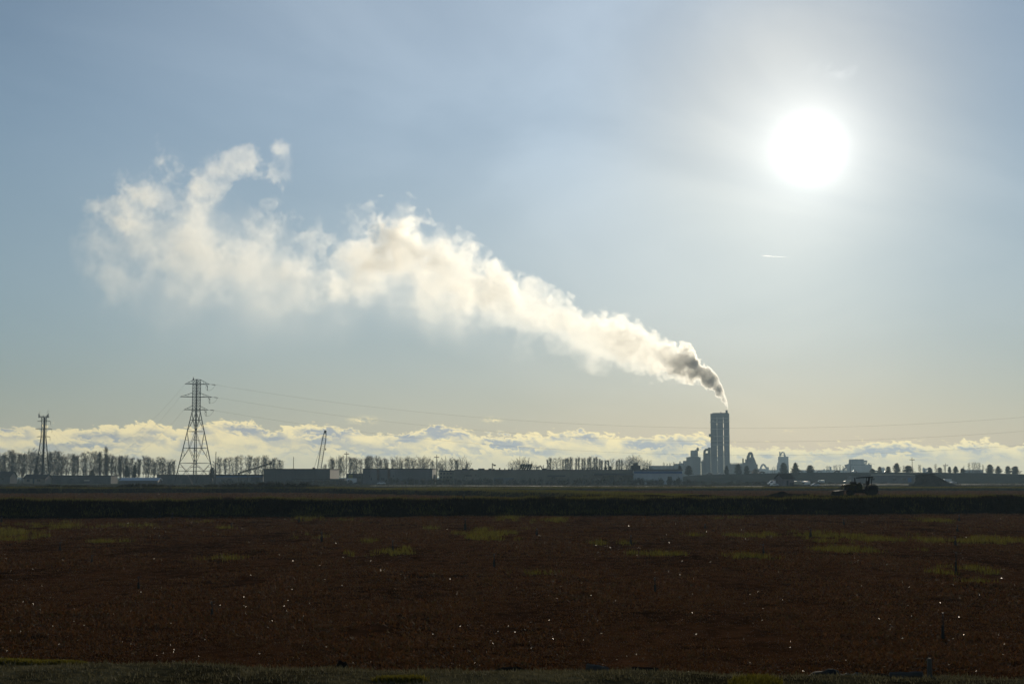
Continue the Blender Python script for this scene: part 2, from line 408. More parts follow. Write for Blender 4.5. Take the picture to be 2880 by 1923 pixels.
# value noise on arrays, for terrain and scatter
_perm = np.random.default_rng(3).random((256, 256))
def vnoise(x, y):
    xi = np.floor(x).astype(int); yi = np.floor(y).astype(int); fx = x - xi; fy = y - yi
    fx = fx * fx * (3 - 2 * fx); fy = fy * fy * (3 - 2 * fy)
    g = lambda a, b: _perm[a & 255, b & 255]
    return (g(xi, yi) * (1 - fx) + g(xi + 1, yi) * fx) * (1 - fy) + (g(xi, yi + 1) * (1 - fx) + g(xi + 1, yi + 1) * fx) * fy - 0.5
def fbm(x, y, oct=4):
    s = 0.0; a = 1.0
    for k in range(oct): s = s + a * vnoise(x * 2 ** k + 17.3 * k, y * 2 ** k + 5.1 * k); a *= 0.5
    return s

# ------------------------------------------------------------------ the lie of the land
def sstep(x, a, b):
    t = np.clip((x - a) / (b - a), 0, 1); return t * t * (3 - 2 * t)
def pline(x, pts): return np.interp(x, [p[0] for p in pts], [p[1] for p in pts])
DIKE2 = [(-260, 330), (-122, 343), (-50, 356), (-3, 291), (8, 267), (20, 215), (26, 188)]
def near_edge(x): return 18.9 - 0.125 * x + 0.5 * vnoise(x * 0.5, x * 0 + 3.3)
def dike1_foot(x): return 146.5 + 0.17 * x + 1.1 * vnoise(x * 0.09, x * 0 + 9.1)
def seg_dist(x, y, pts):
    d = np.full(np.shape(x), 1e9)
    for (ax, ay), (bx, by) in zip(pts, pts[1:]):
        t = np.clip(((x - ax) * (bx - ax) + (y - ay) * (by - ay)) / ((bx - ax) ** 2 + (by - ay) ** 2), 0, 1)
        d = np.minimum(d, np.hypot(x - ax - t * (bx - ax), y - ay - t * (by - ay)))
    return d
def dike3_y(x): return 402 + 0.05 * x
def height(x, y):
    x = np.asarray(x, float); y = np.asarray(y, float)
    h = (0.05 * fbm(x * 0.12, y * 0.12, 3) + 0.13 * fbm(x * 0.42 + 7, y * 0.55, 3)) * sstep(y, 22, 30)
    e = near_edge(x)
    h1 = 1.60 + 0.10 * fbm(x * 0.7, y * 0.7, 3) - 0.14 * sstep(y, e - 1.2, e)
    h = h + (h1 - h) * sstep(y, e + 2.6, e)
    f = dike1_foot(x)
    crest = 1.58 + 0.30 * vnoise(x * 0.11, y * 0.05) + 0.24 * fbm(x * 0.45, y * 0.2, 3)
    d1 = crest * sstep(y, f - 0.4, f + 3.2) + 0.16 * sstep(y, f + 4, f + 16)
    wd = 6 + 21 * sstep(x, -2, 14)                # broad where the tractor stands, narrow to the left
    d1 = d1 * (1 - sstep(y, f + wd, f + wd + 8))
    d2 = (1.15 + 0.3 * vnoise(x * 0.07, y * 0.07)) * (1 - sstep(seg_dist(x, y, DIKE2), 1.5, 5.0)) * (y > 170)
    g3 = dike3_y(x)
    d3 = (0.66 + 0.12 * vnoise(x * 0.05, y * 0.01)) * sstep(y, g3, g3 + 4) * (1 - sstep(y, g3 + 60, g3 + 90)) * sstep(x, -60, -20)
    return np.maximum(np.maximum(h, d1), np.maximum(d2, d3))
def hz(x, y): return float(height(np.array([x]), np.array([y]))[0])

def zone_color(x, y):
    """soil and cover of each strip of ground, as it would look under a plain grey sky"""
    n = fbm(x * 0.35, y * 0.12, 4)
    def ramp(a, b, k): return np.asarray(a)[None] * (1 - k[:, None]) + np.asarray(b)[None] * k[:, None]
    k = np.clip(0.5 + n * 1.4, 0, 1)
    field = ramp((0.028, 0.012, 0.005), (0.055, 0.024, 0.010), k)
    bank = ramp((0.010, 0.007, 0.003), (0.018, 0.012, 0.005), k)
    near = ramp((0.030, 0.026, 0.014), (0.075, 0.066, 0.036), k)
    rough_ = ramp((0.024, 0.026, 0.014), (0.05, 0.05, 0.028), k)
    c = field.copy()
    def put(mask, col):
        c[:] = c * (1 - mask[:, None]) + col * mask[:, None]
    e = near_edge(x); f = dike1_foot(x)
    put((y > 420) * 1.0, rough_)
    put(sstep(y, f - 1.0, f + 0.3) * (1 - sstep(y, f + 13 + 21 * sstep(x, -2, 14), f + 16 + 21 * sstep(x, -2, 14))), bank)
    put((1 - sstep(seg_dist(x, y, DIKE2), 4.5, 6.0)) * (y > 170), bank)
    g3 = dike3_y(x)
    put(sstep(y, g3 - 1, g3) * sstep(x, -60, -30), rough_)
    put(((y > 362) & (x < -45)) * 1.0, rough_)
    put(sstep(y, e + 1.5, e + 0.4), near)
    return c

YR = np.concatenate([np.arange(-40, 12, 4.0), np.arange(12, 34, 0.3), np.arange(34, 140, 0.8), np.arange(140, 200, 0.4), np.arange(200, 420, 1.0), np.geomspace(420, 6000, 90)])
KC = np.linspace(-1, 1, 281)
def build_ground():
    hw = np.maximum(YR, 0) * 0.54 + 62
    X = (KC[None, :] * hw[:, None]); Y = np.repeat(YR[:, None], len(KC), 1)
    x, y = X.ravel(), Y.ravel()
    z = height(x, y)
    me = bpy.data.meshes.new('ground')
    nr, nc = len(YR), len(KC)
    idx = np.arange(nr * nc).reshape(nr, nc)
    q = np.stack([idx[:-1, :-1], idx[:-1, 1:], idx[1:, 1:], idx[1:, :-1]], -1).reshape(-1, 4)
    me.vertices.add(len(x)); me.vertices.foreach_set('co', np.stack([x, y, z], 1).ravel())
    me.loops.add(q.size); me.loops.foreach_set('vertex_index', q.ravel())
    me.polygons.add(len(q)); me.polygons.foreach_set('loop_start', np.arange(len(q)) * 4)
    me.update(); me.polygons.foreach_set('use_smooth', [True] * len(q))
    ca = me.color_attributes.new('soil', 'FLOAT_COLOR', 'POINT')
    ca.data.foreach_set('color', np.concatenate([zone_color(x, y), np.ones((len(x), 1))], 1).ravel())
    m = bpy.data.materials.new('soil_and_cover'); m.use_nodes = True; m.node_tree.nodes.clear()
    t = NT(m.node_tree)
    b = t.node('ShaderNodeBsdfPrincipled'); o = t.node('ShaderNodeOutputMaterial'); t.l.new(b.outputs[0], o.inputs[0])
    a = t.node('ShaderNodeAttribute', attribute_name='soil')
    pos = t.node('ShaderNodeTexCoord').outputs['Object']
    n1 = t.noise(t.vmath('MULTIPLY', pos, (1.0, 0.45, 1.0)), 1.6, 6, 0.65)
    t.put(b.inputs['Base Color'], t.vmath('SCALE', a.outputs['Color'], scale=t.smooth(n1, 0.3, 0.72, 0.5, 1.6)))
    b.inputs['Roughness'].default_value = 1.0; b.inputs['Specular IOR Level'].default_value = 0.0
    bp = t.node('ShaderNodeBump'); bp.inputs['Strength'].default_value = 0.9; bp.inputs['Distance'].default_value = 0.12
    t.put(bp.inputs['Height'], t.noise(pos, 5.0, 5, 0.6)); t.l.new(bp.outputs[0], b.inputs['Normal'])
    me.materials.append(m)
    g = bpy.data.objects.new('ground', me); COL.objects.link(g); tag(g, kind='structure')
build_ground()

# ------------------------------------------------------------------ ground cover
def scatter_mesh(name, cx, cy, cz, size, per, mats, label, mat_idx=None, tall=0.7, width=0.25, lean=0.6, spread=0.5):
    """many small blades round given spots, all in one mesh (nobody could count them)"""
    n = len(cx); N = n * per
    sz = np.repeat(size, per) * rng.uniform(0.5, 1.2, N)
    bx = np.repeat(cx, per) + rng.normal(0, 1, N) * np.repeat(size, per) * spread
    by = np.repeat(cy, per) + rng.normal(0, 1, N) * np.repeat(size, per) * spread
    bz = height(bx, by) if cz is None else np.repeat(cz, per)
    a = rng.uniform(0, math.tau, N); l = rng.uniform(0, lean, N); la = rng.uniform(0, math.tau, N)
    wx, wy = np.cos(a) * sz * width * 0.5, np.sin(a) * sz * width * 0.5
    tx, ty, tz = np.sin(l) * np.cos(la) * sz, np.sin(l) * np.sin(la) * sz, np.cos(l) * sz * tall
    b0 = rng.uniform(0, 0.35, N) * sz
    v = np.empty((N, 3, 3))
    v[:, 0] = np.stack([bx - wx, by - wy, bz - 0.02 + b0 * 0.3], 1); v[:, 1] = np.stack([bx + wx, by + wy, bz - 0.02 + b0 * 0.3], 1)
    v[:, 2] = np.stack([bx + tx, by + ty, bz + tz + b0 * 0.3], 1)
    wet = (rng.random(N) < mat_idx) if len(mats) > 1 else None
    if wet is not None and wet.any():             # dewy leaflets lie at every angle and catch the sun
        k = int(wet.sum()); a = rng.normal(0, 1, (k, 3)); b = rng.normal(0, 1, (k, 3))
        a /= np.linalg.norm(a, axis=1, keepdims=True); b = np.cross(a, b); b /= np.linalg.norm(b, axis=1, keepdims=True)
        c = np.stack([bx, by, bz + sz * tall * 0.8], 1)[wet]; r = (0.0052 + 0.00011 * c[:, 1])[:, None] * rng.uniform(0.6, 1.5, (k, 1))
        v[wet, 0] = c - a * r - b * r * 0.6; v[wet, 1] = c - a * r + b * r * 0.6; v[wet, 2] = c + a * r
    me = bpy.data.meshes.new(name)
    me.vertices.add(N * 3); me.vertices.foreach_set('co', v.ravel())
    me.loops.add(N * 3); me.loops.foreach_set('vertex_index', np.arange(N * 3))
    me.polygons.add(N); me.polygons.foreach_set('loop_start', np.arange(N) * 3)
    for m in mats: me.materials.append(m)
    if len(mats) > 1: me.polygons.foreach_set('material_index', wet.astype(np.int32))
    me.update()
    o = bpy.data.objects.new(name, me); COL.objects.link(o)
    tag(o, label, None, None, 'stuff')
    return o

def wedge(n, y0, y1, power=1.0, m=0.43, pad=4.0):
    """random spots over the strip of land the photograph shows, thinning with distance"""
    u = rng.random(n)
    y = y0 * (y1 / y0) ** u if power == 1.0 else (y0 ** power + u * (y1 ** power - y0 ** power)) ** (1 / power)
    x = rng.uniform(-1, 1, n) * (y * m + pad)
    return x, y
M_VINE = leafmat('cranberry_leaf', [(0.040, 0.014, 0.005), (0.086, 0.034, 0.011), (0.060, 0.028, 0.008), (0.13, 0.058, 0.022), (0.050, 0.036, 0.010)], 0.30, 0.8, 0.03)
M_WET = bpy.data.materials.new('dewy_leaf'); M_WET.use_nodes = True
_b = M_WET.node_tree.nodes['Principled BSDF']; _b.inputs['Base Color'].default_value = (0.05, 0.03, 0.02, 1); _b.inputs['Roughness'].default_value = 0.38; _b.inputs['Specular IOR Level'].default_value = 1.0
M_GRASS = leafmat('bank_grass', [(0.030, 0.030, 0.008), (0.085, 0.078, 0.012), (0.14, 0.125, 0.016), (0.05, 0.04, 0.014)], 0.45, 0.6, 0.05)
M_MOSS = leafmat('yellow_green_grass', [(0.05, 0.043, 0.008), (0.095, 0.083, 0.012), (0.14, 0.12, 0.018)], 0.45, 0.6, 0.05)
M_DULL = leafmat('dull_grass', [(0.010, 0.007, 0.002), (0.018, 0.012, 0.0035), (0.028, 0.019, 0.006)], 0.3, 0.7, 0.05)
M_SOD = leafmat('grey_green_sod', [(0.060, 0.052, 0.024), (0.11, 0.096, 0.048), (0.17, 0.145, 0.08)], 0.25, 0.7, 0.05)

PATCHES = [(40, 1500, 75, 12), (200, 1479, 75, 9), (400, 1478, 60, 5), (280, 1522, 60, 5), (560, 1467, 30, 3), (640, 1484, 20, 3), (870, 1507, 55, 5), (880, 1456, 50, 4), (930, 1462, 60, 3),
           (1390, 1501, 75, 10), (1440, 1456, 60, 4), (1540, 1463, 60, 4), (1060, 1520, 50, 4), (1130, 1550, 90, 7), (1500, 1610, 70, 6), (1750, 1528, 70, 6), (1810, 1556, 90, 5),
           (2050, 1456, 40, 3), (2630, 1464, 40, 4), (2300, 1506, 240, 6), (2460, 1516, 140, 9), (2700, 1518, 160, 9), (2680, 1608, 85, 8), (2760, 1632, 60, 8), (2420, 1546, 110, 6),
           (1950, 1506, 50, 4), (1220, 1485, 30, 3), (640, 1563, 80, 8), (2110, 1566, 60, 5)]
def in_patch(x, y):
    u = 1440 + x * 4000 / (y * CP); v = 1340 + 4000 * CAM_H / y
    w_ = np.zeros_like(x)
    for a, b, ru, rv in PATCHES:
        r = np.hypot((u - a) / ru, (v - b) / rv) + 2.0 * fbm(x * 0.8, y * 0.22, 4)
        w_ = np.maximum(w_, np.clip(1.25 - r, 0, 1))
    return w_

def cover():
    # dark red cranberry vines over the near field
    x, y = wedge(85000, 23, 156)
    ok = (y > near_edge(x) + 2.0) & (y < dike1_foot(x) + 0.3)
    x, y = x[ok], y[ok]
    keep = (in_patch(x, y) < 0.2 + 0.8 * rng.random(len(x))) & (fbm(x * 0.5, y * 0.16, 4) > -0.62 + 0.25 * rng.random(len(x)))
    x, y = x[keep], y[keep]
    scatter_mesh('cranberry_vines', x, y, None, (0.075 + 0.0010 * y) * np.clip(1.0 + 1.3 * fbm(x * 0.35 + 40, y * 0.12, 4), 0.4, 2.0), 11, [M_VINE, M_WET], 'dark red cranberry vines matted over the near field', 0.09, 0.45, 0.5, 1.35, 1.0)
    # yellow-green grass in patches of the field
    x, y = wedge(120000, 23, 156)
    ok = (y > near_edge(x) + 2.2) & (y < dike1_foot(x)) & (in_patch(x, y) > 0.12 + 1.0 * rng.random(len(x)))
    scatter_mesh('field_grass', x[ok], y[ok], None, 0.13 + 0.0012 * y[ok], 7, [M_MOSS], 'yellow green grass growing in patches of the red field', None, 1.0, 0.16, 0.5, 0.6)
    # the red fields beyond the bank
    x, y = wedge(22000, 165, 402, 1.5)
    ok = (height(x, y) < 0.12) & (y > dike1_foot(x) + 12) & ~((y > 350) & (x < -45))
    x, y = x[ok], y[ok]
    scatter_mesh('cranberry_vines', x, y, None, 0.22 + 0.0004 * y, 8, [M_VINE, M_WET], 'brownish red cranberry vines over the fields beyond the bank', 0.03, 0.7, 0.5, 1.0, 1.2)
    # grass on the banks
    parts = []
    x = rng.uniform(-85, 85, 26000); f = dike1_foot(x)
    y = f + rng.choice([0, 1], len(x), p=[0.45, 0.55]) * 3.2 + np.abs(rng.normal(0, 1.0, len(x))) * np.where(rng.random(len(x)) < 0.3, 1.2 + 5 * sstep(x, 0, 15), 0.8)
    ok = fbm(x * 0.25, y * 0.3, 3) > -0.25 + 0.3 * rng.random(len(x))
    scatter_mesh('bank_grass', x[ok], y[ok], None, np.full(ok.sum(), 0.34) * rng.uniform(0.5, 1.3, ok.sum()), 7, [M_GRASS], 'backlit grass along the top of the near bank', None, 1.0, 0.10, 0.7, 0.5)
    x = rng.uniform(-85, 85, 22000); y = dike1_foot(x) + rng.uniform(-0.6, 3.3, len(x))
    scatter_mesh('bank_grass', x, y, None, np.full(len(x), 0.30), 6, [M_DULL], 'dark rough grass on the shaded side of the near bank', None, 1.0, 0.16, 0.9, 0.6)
    t = rng.random(9000); seg = np.array(DIKE2[:-1] + [DIKE2[-1]], float)
    x = rng.uniform(-200, 24, 14000); k = rng.integers(0, len(DIKE2) - 1, len(x)); tt = rng.random(len(x)); A = np.array(DIKE2, float)
    px_ = A[k] * (1 - tt[:, None]) + A[k + 1] * tt[:, None]
    x = px_[:, 0] + rng.normal(0, 1.6, len(x)); y = px_[:, 1] + rng.normal(0, 1.6, len(x))
    scatter_mesh('bank_grass', x, y, None, np.full(len(x), 0.42), 6, [M_GRASS], 'grass along the slanting bank between the far red fields', None, 1.0, 0.12, 0.7, 0.8)
    x = rng.uniform(-190, 210, 16000); y = dike3_y(x) + 4 + np.abs(rng.normal(0, 1, len(x))) * 14
    y = np.where(x < -45, 362 + rng.random(len(x)) * 60, y)
    scatter_mesh('bank_grass', x, y, None, np.full(len(x), 0.5), 6, [M_GRASS], 'strip of grass beyond the last red field', None, 0.8, 0.14, 0.7, 1.5)
    x, y = wedge(22000, 420, 740, 1.5)
    ok = fbm(x * 0.02, y * 0.05, 3) > -0.05 + 0.2 * rng.random(len(x))
    scatter_mesh('rough_grass', x[ok], y[ok], None, np.full(ok.sum(), 0.55), 6, [M_DULL], 'dull rough grass on the flat land before the buildings', None, 0.8, 0.2, 0.7, 1.8)
    # the strip at our feet
    x = rng.uniform(-10, 10, 16000); y = rng.uniform(12.5, 21, len(x))
    ok = (y < near_edge(x) + 0.9)
    scatter_mesh('short_grass', x[ok], y[ok], None, np.full(ok.sum(), 0.05) * rng.uniform(0.6, 1.6, ok.sum()), 6, [M_SOD], 'short grey green sod on the bank underfoot', None, 0.7, 0.3, 1.1, 0.9)
    moss = [(75, 1824, 62, 7), (40, 1850, 130, 7), (200, 1846, 60, 5), (2115, 1918, 60, 14), (1130, 1900, 60, 5)]
    xs, ys = [], []
    for u, v, ru, rv in moss:
        k = 900
        a = rng.uniform(0, math.tau, k); r = np.sqrt(rng.random(k))
        uu = u + ru * r * np.cos(a); vv = v + rv * r * np.sin(a)
        Y_ = 2.42 * 4000 / (vv - 1340); xs.append((uu - 1440) / 4000 * Y_); ys.append(Y_)
    x, y = np.concatenate(xs), np.concatenate(ys)
    scatter_mesh('moss_clumps', x, y, None, np.full(len(x), 0.07), 6, [M_MOSS], 'bright green moss clumps on the bank underfoot', None, 1.0, 0.3, 1.0, 0.5)
cover()

def farm_track(v0, v1, u0, u1, wob):
    mb = MB(); n = 60
    for k in range(n):
        ua, ub = u0 + (u1 - u0) * k / n, u0 + (u1 - u0) * (k + 1) / n
        def p(u, v):
            v = v + wob * math.sin(u * 0.004); Y = gy(v); x = gx(u, Y); return (x, Y, hz(x, Y) + 0.03)
        mb.quad(p(ua, v1), p(ub, v1), p(ub, v0), p(ua, v0))
    tag(mb.build('farm_track', mat('pale_gravel', (0.20, 0.19, 0.14), (0.10, 0.10, 0.07), 0.3, 0.9)), kind='structure')
farm_track(1366.0, 1367.3, 1040, 2150, 1.2)
farm_track(1369.2, 1370.2, 1500, 2180, 0.5)
farm_track(1362.0, 1363.0, 2300, 2960, 0.3)

# embankment of the highway on the right
def build_embankment():
    y0 = 980.0
    TOP = [(1840, 1352), (1900, 1344), (1945, 1336.5), (2060, 1333), (2170, 1330), (2250, 1328), (2480, 1328), (2650, 1328.5), (2780, 1329.5), (2860, 1332), (3100, 1338)]
    mb = MB(); prev = None
    for k in range(81):
        u = 1840 + (3100 - 1840) * k / 80
        v = float(np.interp(u, [p[0] for p in TOP], [p[1] for p in TOP]))
        x = gx(u, y0 + 30); z = at(u, v, y0 + 30).z + 0.25 * vnoise(np.array([k * 0.7]), np.array([0.2]))[0]
        row = [(x, y0, -0.2), (x, y0 + 12, z * 0.45), (x, y0 + 30, z), (x, y0 + 48, z), (x, y0 + 80, -0.2)]
        if prev:
            for j in range(4): mb.quad(prev[j], row[j], row[j + 1], prev[j + 1])
        prev = row
    o = mb.build('embankment', mat('embankment_turf', (0.018, 0.021, 0.013), (0.034, 0.034, 0.022), 0.05, 1.0, spec=0.0), smooth=True)
    tag(o, kind='structure')
build_embankment()
def emb_top(u): 
    TOP = [(1840, 1352), (1900, 1344), (1945, 1336.5), (2060, 1333), (2170, 1330), (2250, 1328), (2480, 1328), (2650, 1328.5), (2780, 1329.5), (2860, 1332), (3100, 1338)]
    return at(u, float(np.interp(u, [p[0] for p in TOP], [p[1] for p in TOP])), 1010.0)
# ------------------------------------------------------------------ materials of the built things
M_STEEL = mat('galvanised_steel', (0.07, 0.074, 0.08), (0.05, 0.052, 0.055), 2.0, 0.7, metallic=0.0, spec=0.15)
M_DSTEEL = mat('dark_steel', (0.022, 0.022, 0.024), (0.035, 0.032, 0.03), 2.0, 0.85, spec=0.08)
M_CERAM = mat('brown_insulator', (0.035, 0.022, 0.018), (0.05, 0.03, 0.02), 4.0, 0.3)
M_WIRE = mat('weathered_wire', (0.06, 0.06, 0.06), (0.04, 0.04, 0.04), 1.0, 0.6)
M_BARK = mat('grey_bark', (0.045, 0.040, 0.034), (0.075, 0.068, 0.058), 3.0, 0.95)
M_TWIG = mat('bare_twigs', (0.050, 0.042, 0.034), (0.07, 0.058, 0.045), 1.0, 0.95)
M_TWIGB = mat('russet_twigs', (0.075, 0.050, 0.032), (0.055, 0.04, 0.028), 1.0, 0.95)
M_NEEDLE = leafmat('dark_needles', [(0.010, 0.016, 0.009), (0.020, 0.028, 0.014), (0.028, 0.034, 0.016)], 0.12, 0.7, 0.15)
M_BRAMBLE = leafmat('bramble_leaf', [(0.016, 0.016, 0.007), (0.030, 0.028, 0.010), (0.045, 0.036, 0.014)], 0.25, 0.7, 0.15)
M_CONC = mat('grey_concrete', (0.15, 0.155, 0.155), (0.115, 0.118, 0.118), 0.06, 0.85, streak=0.3)
M_CONC2 = mat('pale_cladding', (0.34, 0.35, 0.35), (0.28, 0.29, 0.29), 0.08, 0.7, streak=0.3)
M_GREYW = mat('grey_metal_wall', (0.12, 0.125, 0.13), (0.09, 0.094, 0.10), 0.15, 0.65, streak=0.3)
M_DARKW = mat('charcoal_wall', (0.060, 0.062, 0.066), (0.045, 0.046, 0.05), 0.15, 0.75, streak=0.3)
M_BEIGE = mat('beige_wall', (0.19, 0.165, 0.12), (0.15, 0.13, 0.10), 0.12, 0.8, streak=0.3)
M_CREAM = mat('cream_wall', (0.36, 0.34, 0.22), (0.27, 0.25, 0.17), 0.2, 0.8, streak=0.3)
M_WHITEW = mat('white_wall', (0.55, 0.56, 0.57), (0.45, 0.46, 0.47), 0.15, 0.7, streak=0.3)
M_LILAC = mat('pale_painted_boards', (0.19, 0.165, 0.175), (0.15, 0.13, 0.135), 0.8, 0.85, streak=0.3)
M_BLUE = mat('blue_painted_band', (0.035, 0.12, 0.28), (0.03, 0.09, 0.22), 0.3, 0.6)
M_LBLUE = mat('light_blue_roof', (0.38, 0.46, 0.56), (0.30, 0.37, 0.46), 0.2, 0.5)
M_ROOFD = mat('dark_roofing', (0.022, 0.020, 0.020), (0.035, 0.031, 0.03), 0.6, 0.95, spec=0.05)
M_ROOFL = mat('pale_roofing', (0.40, 0.37, 0.30), (0.32, 0.30, 0.25), 0.3, 0.65)
M_GLASS = mat('dark_window_glass', (0.015, 0.018, 0.02), (0.02, 0.025, 0.03), 1.0, 0.15, spec=0.6)
M_DOORD = mat('dark_door', (0.03, 0.033, 0.038), (0.045, 0.045, 0.05), 1.0, 0.7)
M_YELLOW = mat('yellow_panel', (0.28, 0.25, 0.04), (0.22, 0.2, 0.03), 0.5, 0.7)
M_RUST = mat('rusty_steel', (0.10, 0.055, 0.035), (0.06, 0.04, 0.03), 1.0, 0.85)
M_WHITEP = mat('white_vehicle_paint', (0.70, 0.71, 0.72), (0.62, 0.63, 0.64), 0.5, 0.18, spec=0.6)
M_DARKP = mat('dark_vehicle_paint', (0.035, 0.037, 0.045), (0.03, 0.03, 0.035), 0.5, 0.15, spec=0.6)
M_TANP = mat('tan_vehicle_paint', (0.40, 0.36, 0.26), (0.35, 0.31, 0.22), 0.5, 0.25, spec=0.5)
M_RUBBER = mat('worn_rubber', (0.018, 0.018, 0.018), (0.03, 0.028, 0.025), 6.0, 0.9)
M_EARTH = mat('dark_earth', (0.016, 0.012, 0.009), (0.028, 0.022, 0.016), 1.2, 1.0, bump=0.8, spec=0.0)
M_POST = mat('dull_grey_post', (0.035, 0.034, 0.030), (0.022, 0.021, 0.018), 3.0, 0.95, spec=0.05)
M_WOOD = mat('weathered_timber', (0.10, 0.085, 0.065), (0.065, 0.055, 0.042), 3.0, 0.9, streak=0.2)

U3 = lambda z: 880 + z * .2043
V3 = lambda z: 1140 + z * .2043
U4 = lambda z: 1320 + z * .2043
U5 = lambda z: 1760 + z * .2168
V5 = lambda z: 1100 + z * .2168
U6 = lambda z: 2160 + z * .1618
V6 = lambda z: 1200 + z * .1618
U7 = lambda z: 2480 + z * .1703
V7 = lambda z: 1200 + z * .1703
GRO = lambda u, Y: hz(gx(u, Y), Y)

# ------------------------------------------------------------------ the lattice pylon and its cables
def lattice(mb, c0, c1, levels, r, rd, cross=True):
    """c0(t), c1: corner functions of height fraction -> four corner points"""
    for a, b in zip(levels, levels[1:]):
        A, B = c0(a), c0(b)
        for k in range(4):
            k2 = (k + 1) % 4
            mb.bar(A[k], B[k2], rd, 3); mb.bar(A[k2], B[k], rd, 3)
            if cross: mb.bar(B[k], B[k2], rd, 3)

PYL_Y = 650.0
PX = at(551, 1190, PYL_Y).x
def pylon():
    base = Vector((PX, PYL_Y, hz(PX, PYL_Y)))
    T = Thing('lattice_pylon', 'tall steel lattice power pylon with three tiers of cross arms', 'pylon', base)
    zt = at(551, 1067, PYL_Y).z; zc = at(551, 1157, PYL_Y).z
    arms = [at(551, v, PYL_Y).z for v in (1080, 1116, 1152)]
    rot = R(8.5)
    def ring(z):
        if z >= zc: rad = 1.75 + (zt - z) * 0.004
        else: rad = 1.75 + (zt - zc) * 0.004 + (zc - z) / zc * 7.35
        return [Vector((PX + rad * math.cos(rot + k * math.pi / 2), PYL_Y + rad * math.sin(rot + k * math.pi / 2), z)) for k in range(4)]
    for k in range(4):
        mb = MB(); zs = [0.0 + base.z - 0.4, zc, zt]
        mb.tube([ring(z)[k] for z in zs], [0.24, 0.17, 0.12], 4)
        T.part('leg', mb, M_STEEL)
    # lower body: big panels with sub-bracing
    lv = [at(551, v, PYL_Y).z for v in (1362, 1324, 1302, 1260, 1213, 1181, 1157)]
    lv[0] = base.z
    mb = MB()
    for i, (a, b) in enumerate(zip(lv, lv[1:])):
        A, B = ring(a), ring(b)
        for k in range(4):
            k2 = (k + 1) % 4
            m_ = (B[k] + B[k2]) / 2
            if i % 2 == 0 and i < 5:
                mb.bar(A[k], m_, .10, 3); mb.bar(A[k2], m_, .10, 3)
                for s in (k, k2): mb.bar((A[s] + m_) / 2, (A[s] + B[s]) / 2, .06, 3); mb.bar((A[s] + m_) / 2, B[s], .06, 3)
            else:
                mm = (A[k] + A[k2]) / 2
                mb.bar(B[k], mm, .10, 3); mb.bar(B[k2], mm, .10, 3)
                for s in (k, k2): mb.bar((B[s] + mm) / 2, (A[s] + B[s]) / 2, .06, 3)
            mb.bar(B[k], B[k2], .13, 3)
        mb.bar(B[0], B[2], .06, 3); mb.bar(B[1], B[3], .06, 3)
    T.part('lower_bracing', mb, M_STEEL)
    mb = MB(); n = 11
    lattice(mb, lambda f: ring(zc + (zt - zc) * f), None, [k / n for k in range(n + 1)], .1, .075)
    T.part('upper_bracing', mb, M_STEEL)
    tips = {}
    ad = Vector((math.cos(R(14)), math.sin(R(14)), 0))
    for i, (z, half, off) in enumerate(zip(arms, (5.5, 7.1, 5.4), (0.25, -0.2, -0.05))):
        mb = MB(); c = Vector((PX + off, PYL_Y, z)); ups = 2.0 if i else zt - z
        for s in (-1, 1):
            tip = c + ad * half * s
            tips[(i, s)] = tip
            for d in (-0.9, 0.9):
                side = Vector((-ad.y, ad.x, 0)) * d
                inn = c + ad * 1.3 * s + side
                mb.bar(inn, tip, .13, 4); mb.bar(inn + Vector((0, 0, ups)), tip, .08, 3)
                for f in (0.33, 0.62): mb.bar(inn.lerp(tip, f), (inn + Vector((0, 0, ups))).lerp(tip, f), .05, 3)
                mb.bar(inn.lerp(tip, .33), (inn + Vector((0, 0, ups))).lerp(tip, .62), .05, 3)
            mb.bar(c + ad * 1.3 * s, c - ad * 1.3 * s, .15, 4)
        T.part('cross_arm', mb, M_STEEL)
    mb = MB(); q = at(544, 1063, PYL_Y); mb.bar(Vector((q.x, PYL_Y, zt)), Vector((q.x, PYL_Y, q.z + .5)), .12, 4); mb.box(q.x - .25, q.x + .25, PYL_Y - .2, PYL_Y + .2, zt - .1, zt + .5)
    T.part('peak_bracket', mb, M_STEEL)
    ends = []
    for i in range(3):
        tip = tips[(i, 1)]
        d = Vector((1, -0.03, -0.09)).normalized()
        a, b = tip + d * 1.0, tip + d * 2.7
        mb = MB().tube([tip, a], .05, 4).tube([a, b], .16, 6).tube([b, b + d * .3], .05, 4)
        T.part('strain_insulator', mb, M_CERAM)
        hang = tip - ad * 0.9
        mb = MB().tube([hang, hang - Vector((0, 0, .5))], .04, 4).tube([hang - Vector((0, 0, .5)), hang - Vector((0, 0, 2.9))], .12, 6)
        T.part('hanging_insulator', mb, M_CERAM)
        lo = hang - Vector((0, 0, 2.9)); bend = tip - ad * 1.6 + Vector((0, 0, -.2))
        mb = MB().tube([bend, bend + ad * .5 - Vector((0, 0, 1.0))], .11, 5); T.part('rear_insulator', mb, M_CERAM)
        path = [b]
        for k in range(1, 9):
            f = k / 8; path.append(b.lerp(lo, f) + Vector((0, 0, -1.1 * math.sin(math.pi * f) * (1 - .3 * f))))
        path += [lo.lerp(bend, .5) + Vector((-.2, .3, -.9)), bend + Vector((-.2, 0.2, -.8))]
        T.part('jumper_wire', MB().tube(path, .04, 4), M_WIRE)
        ends.append(b + d * .3)
    return ends, [tips[(i, -1)] for i in range(3)]
R_ENDS, L_ENDS = pylon()

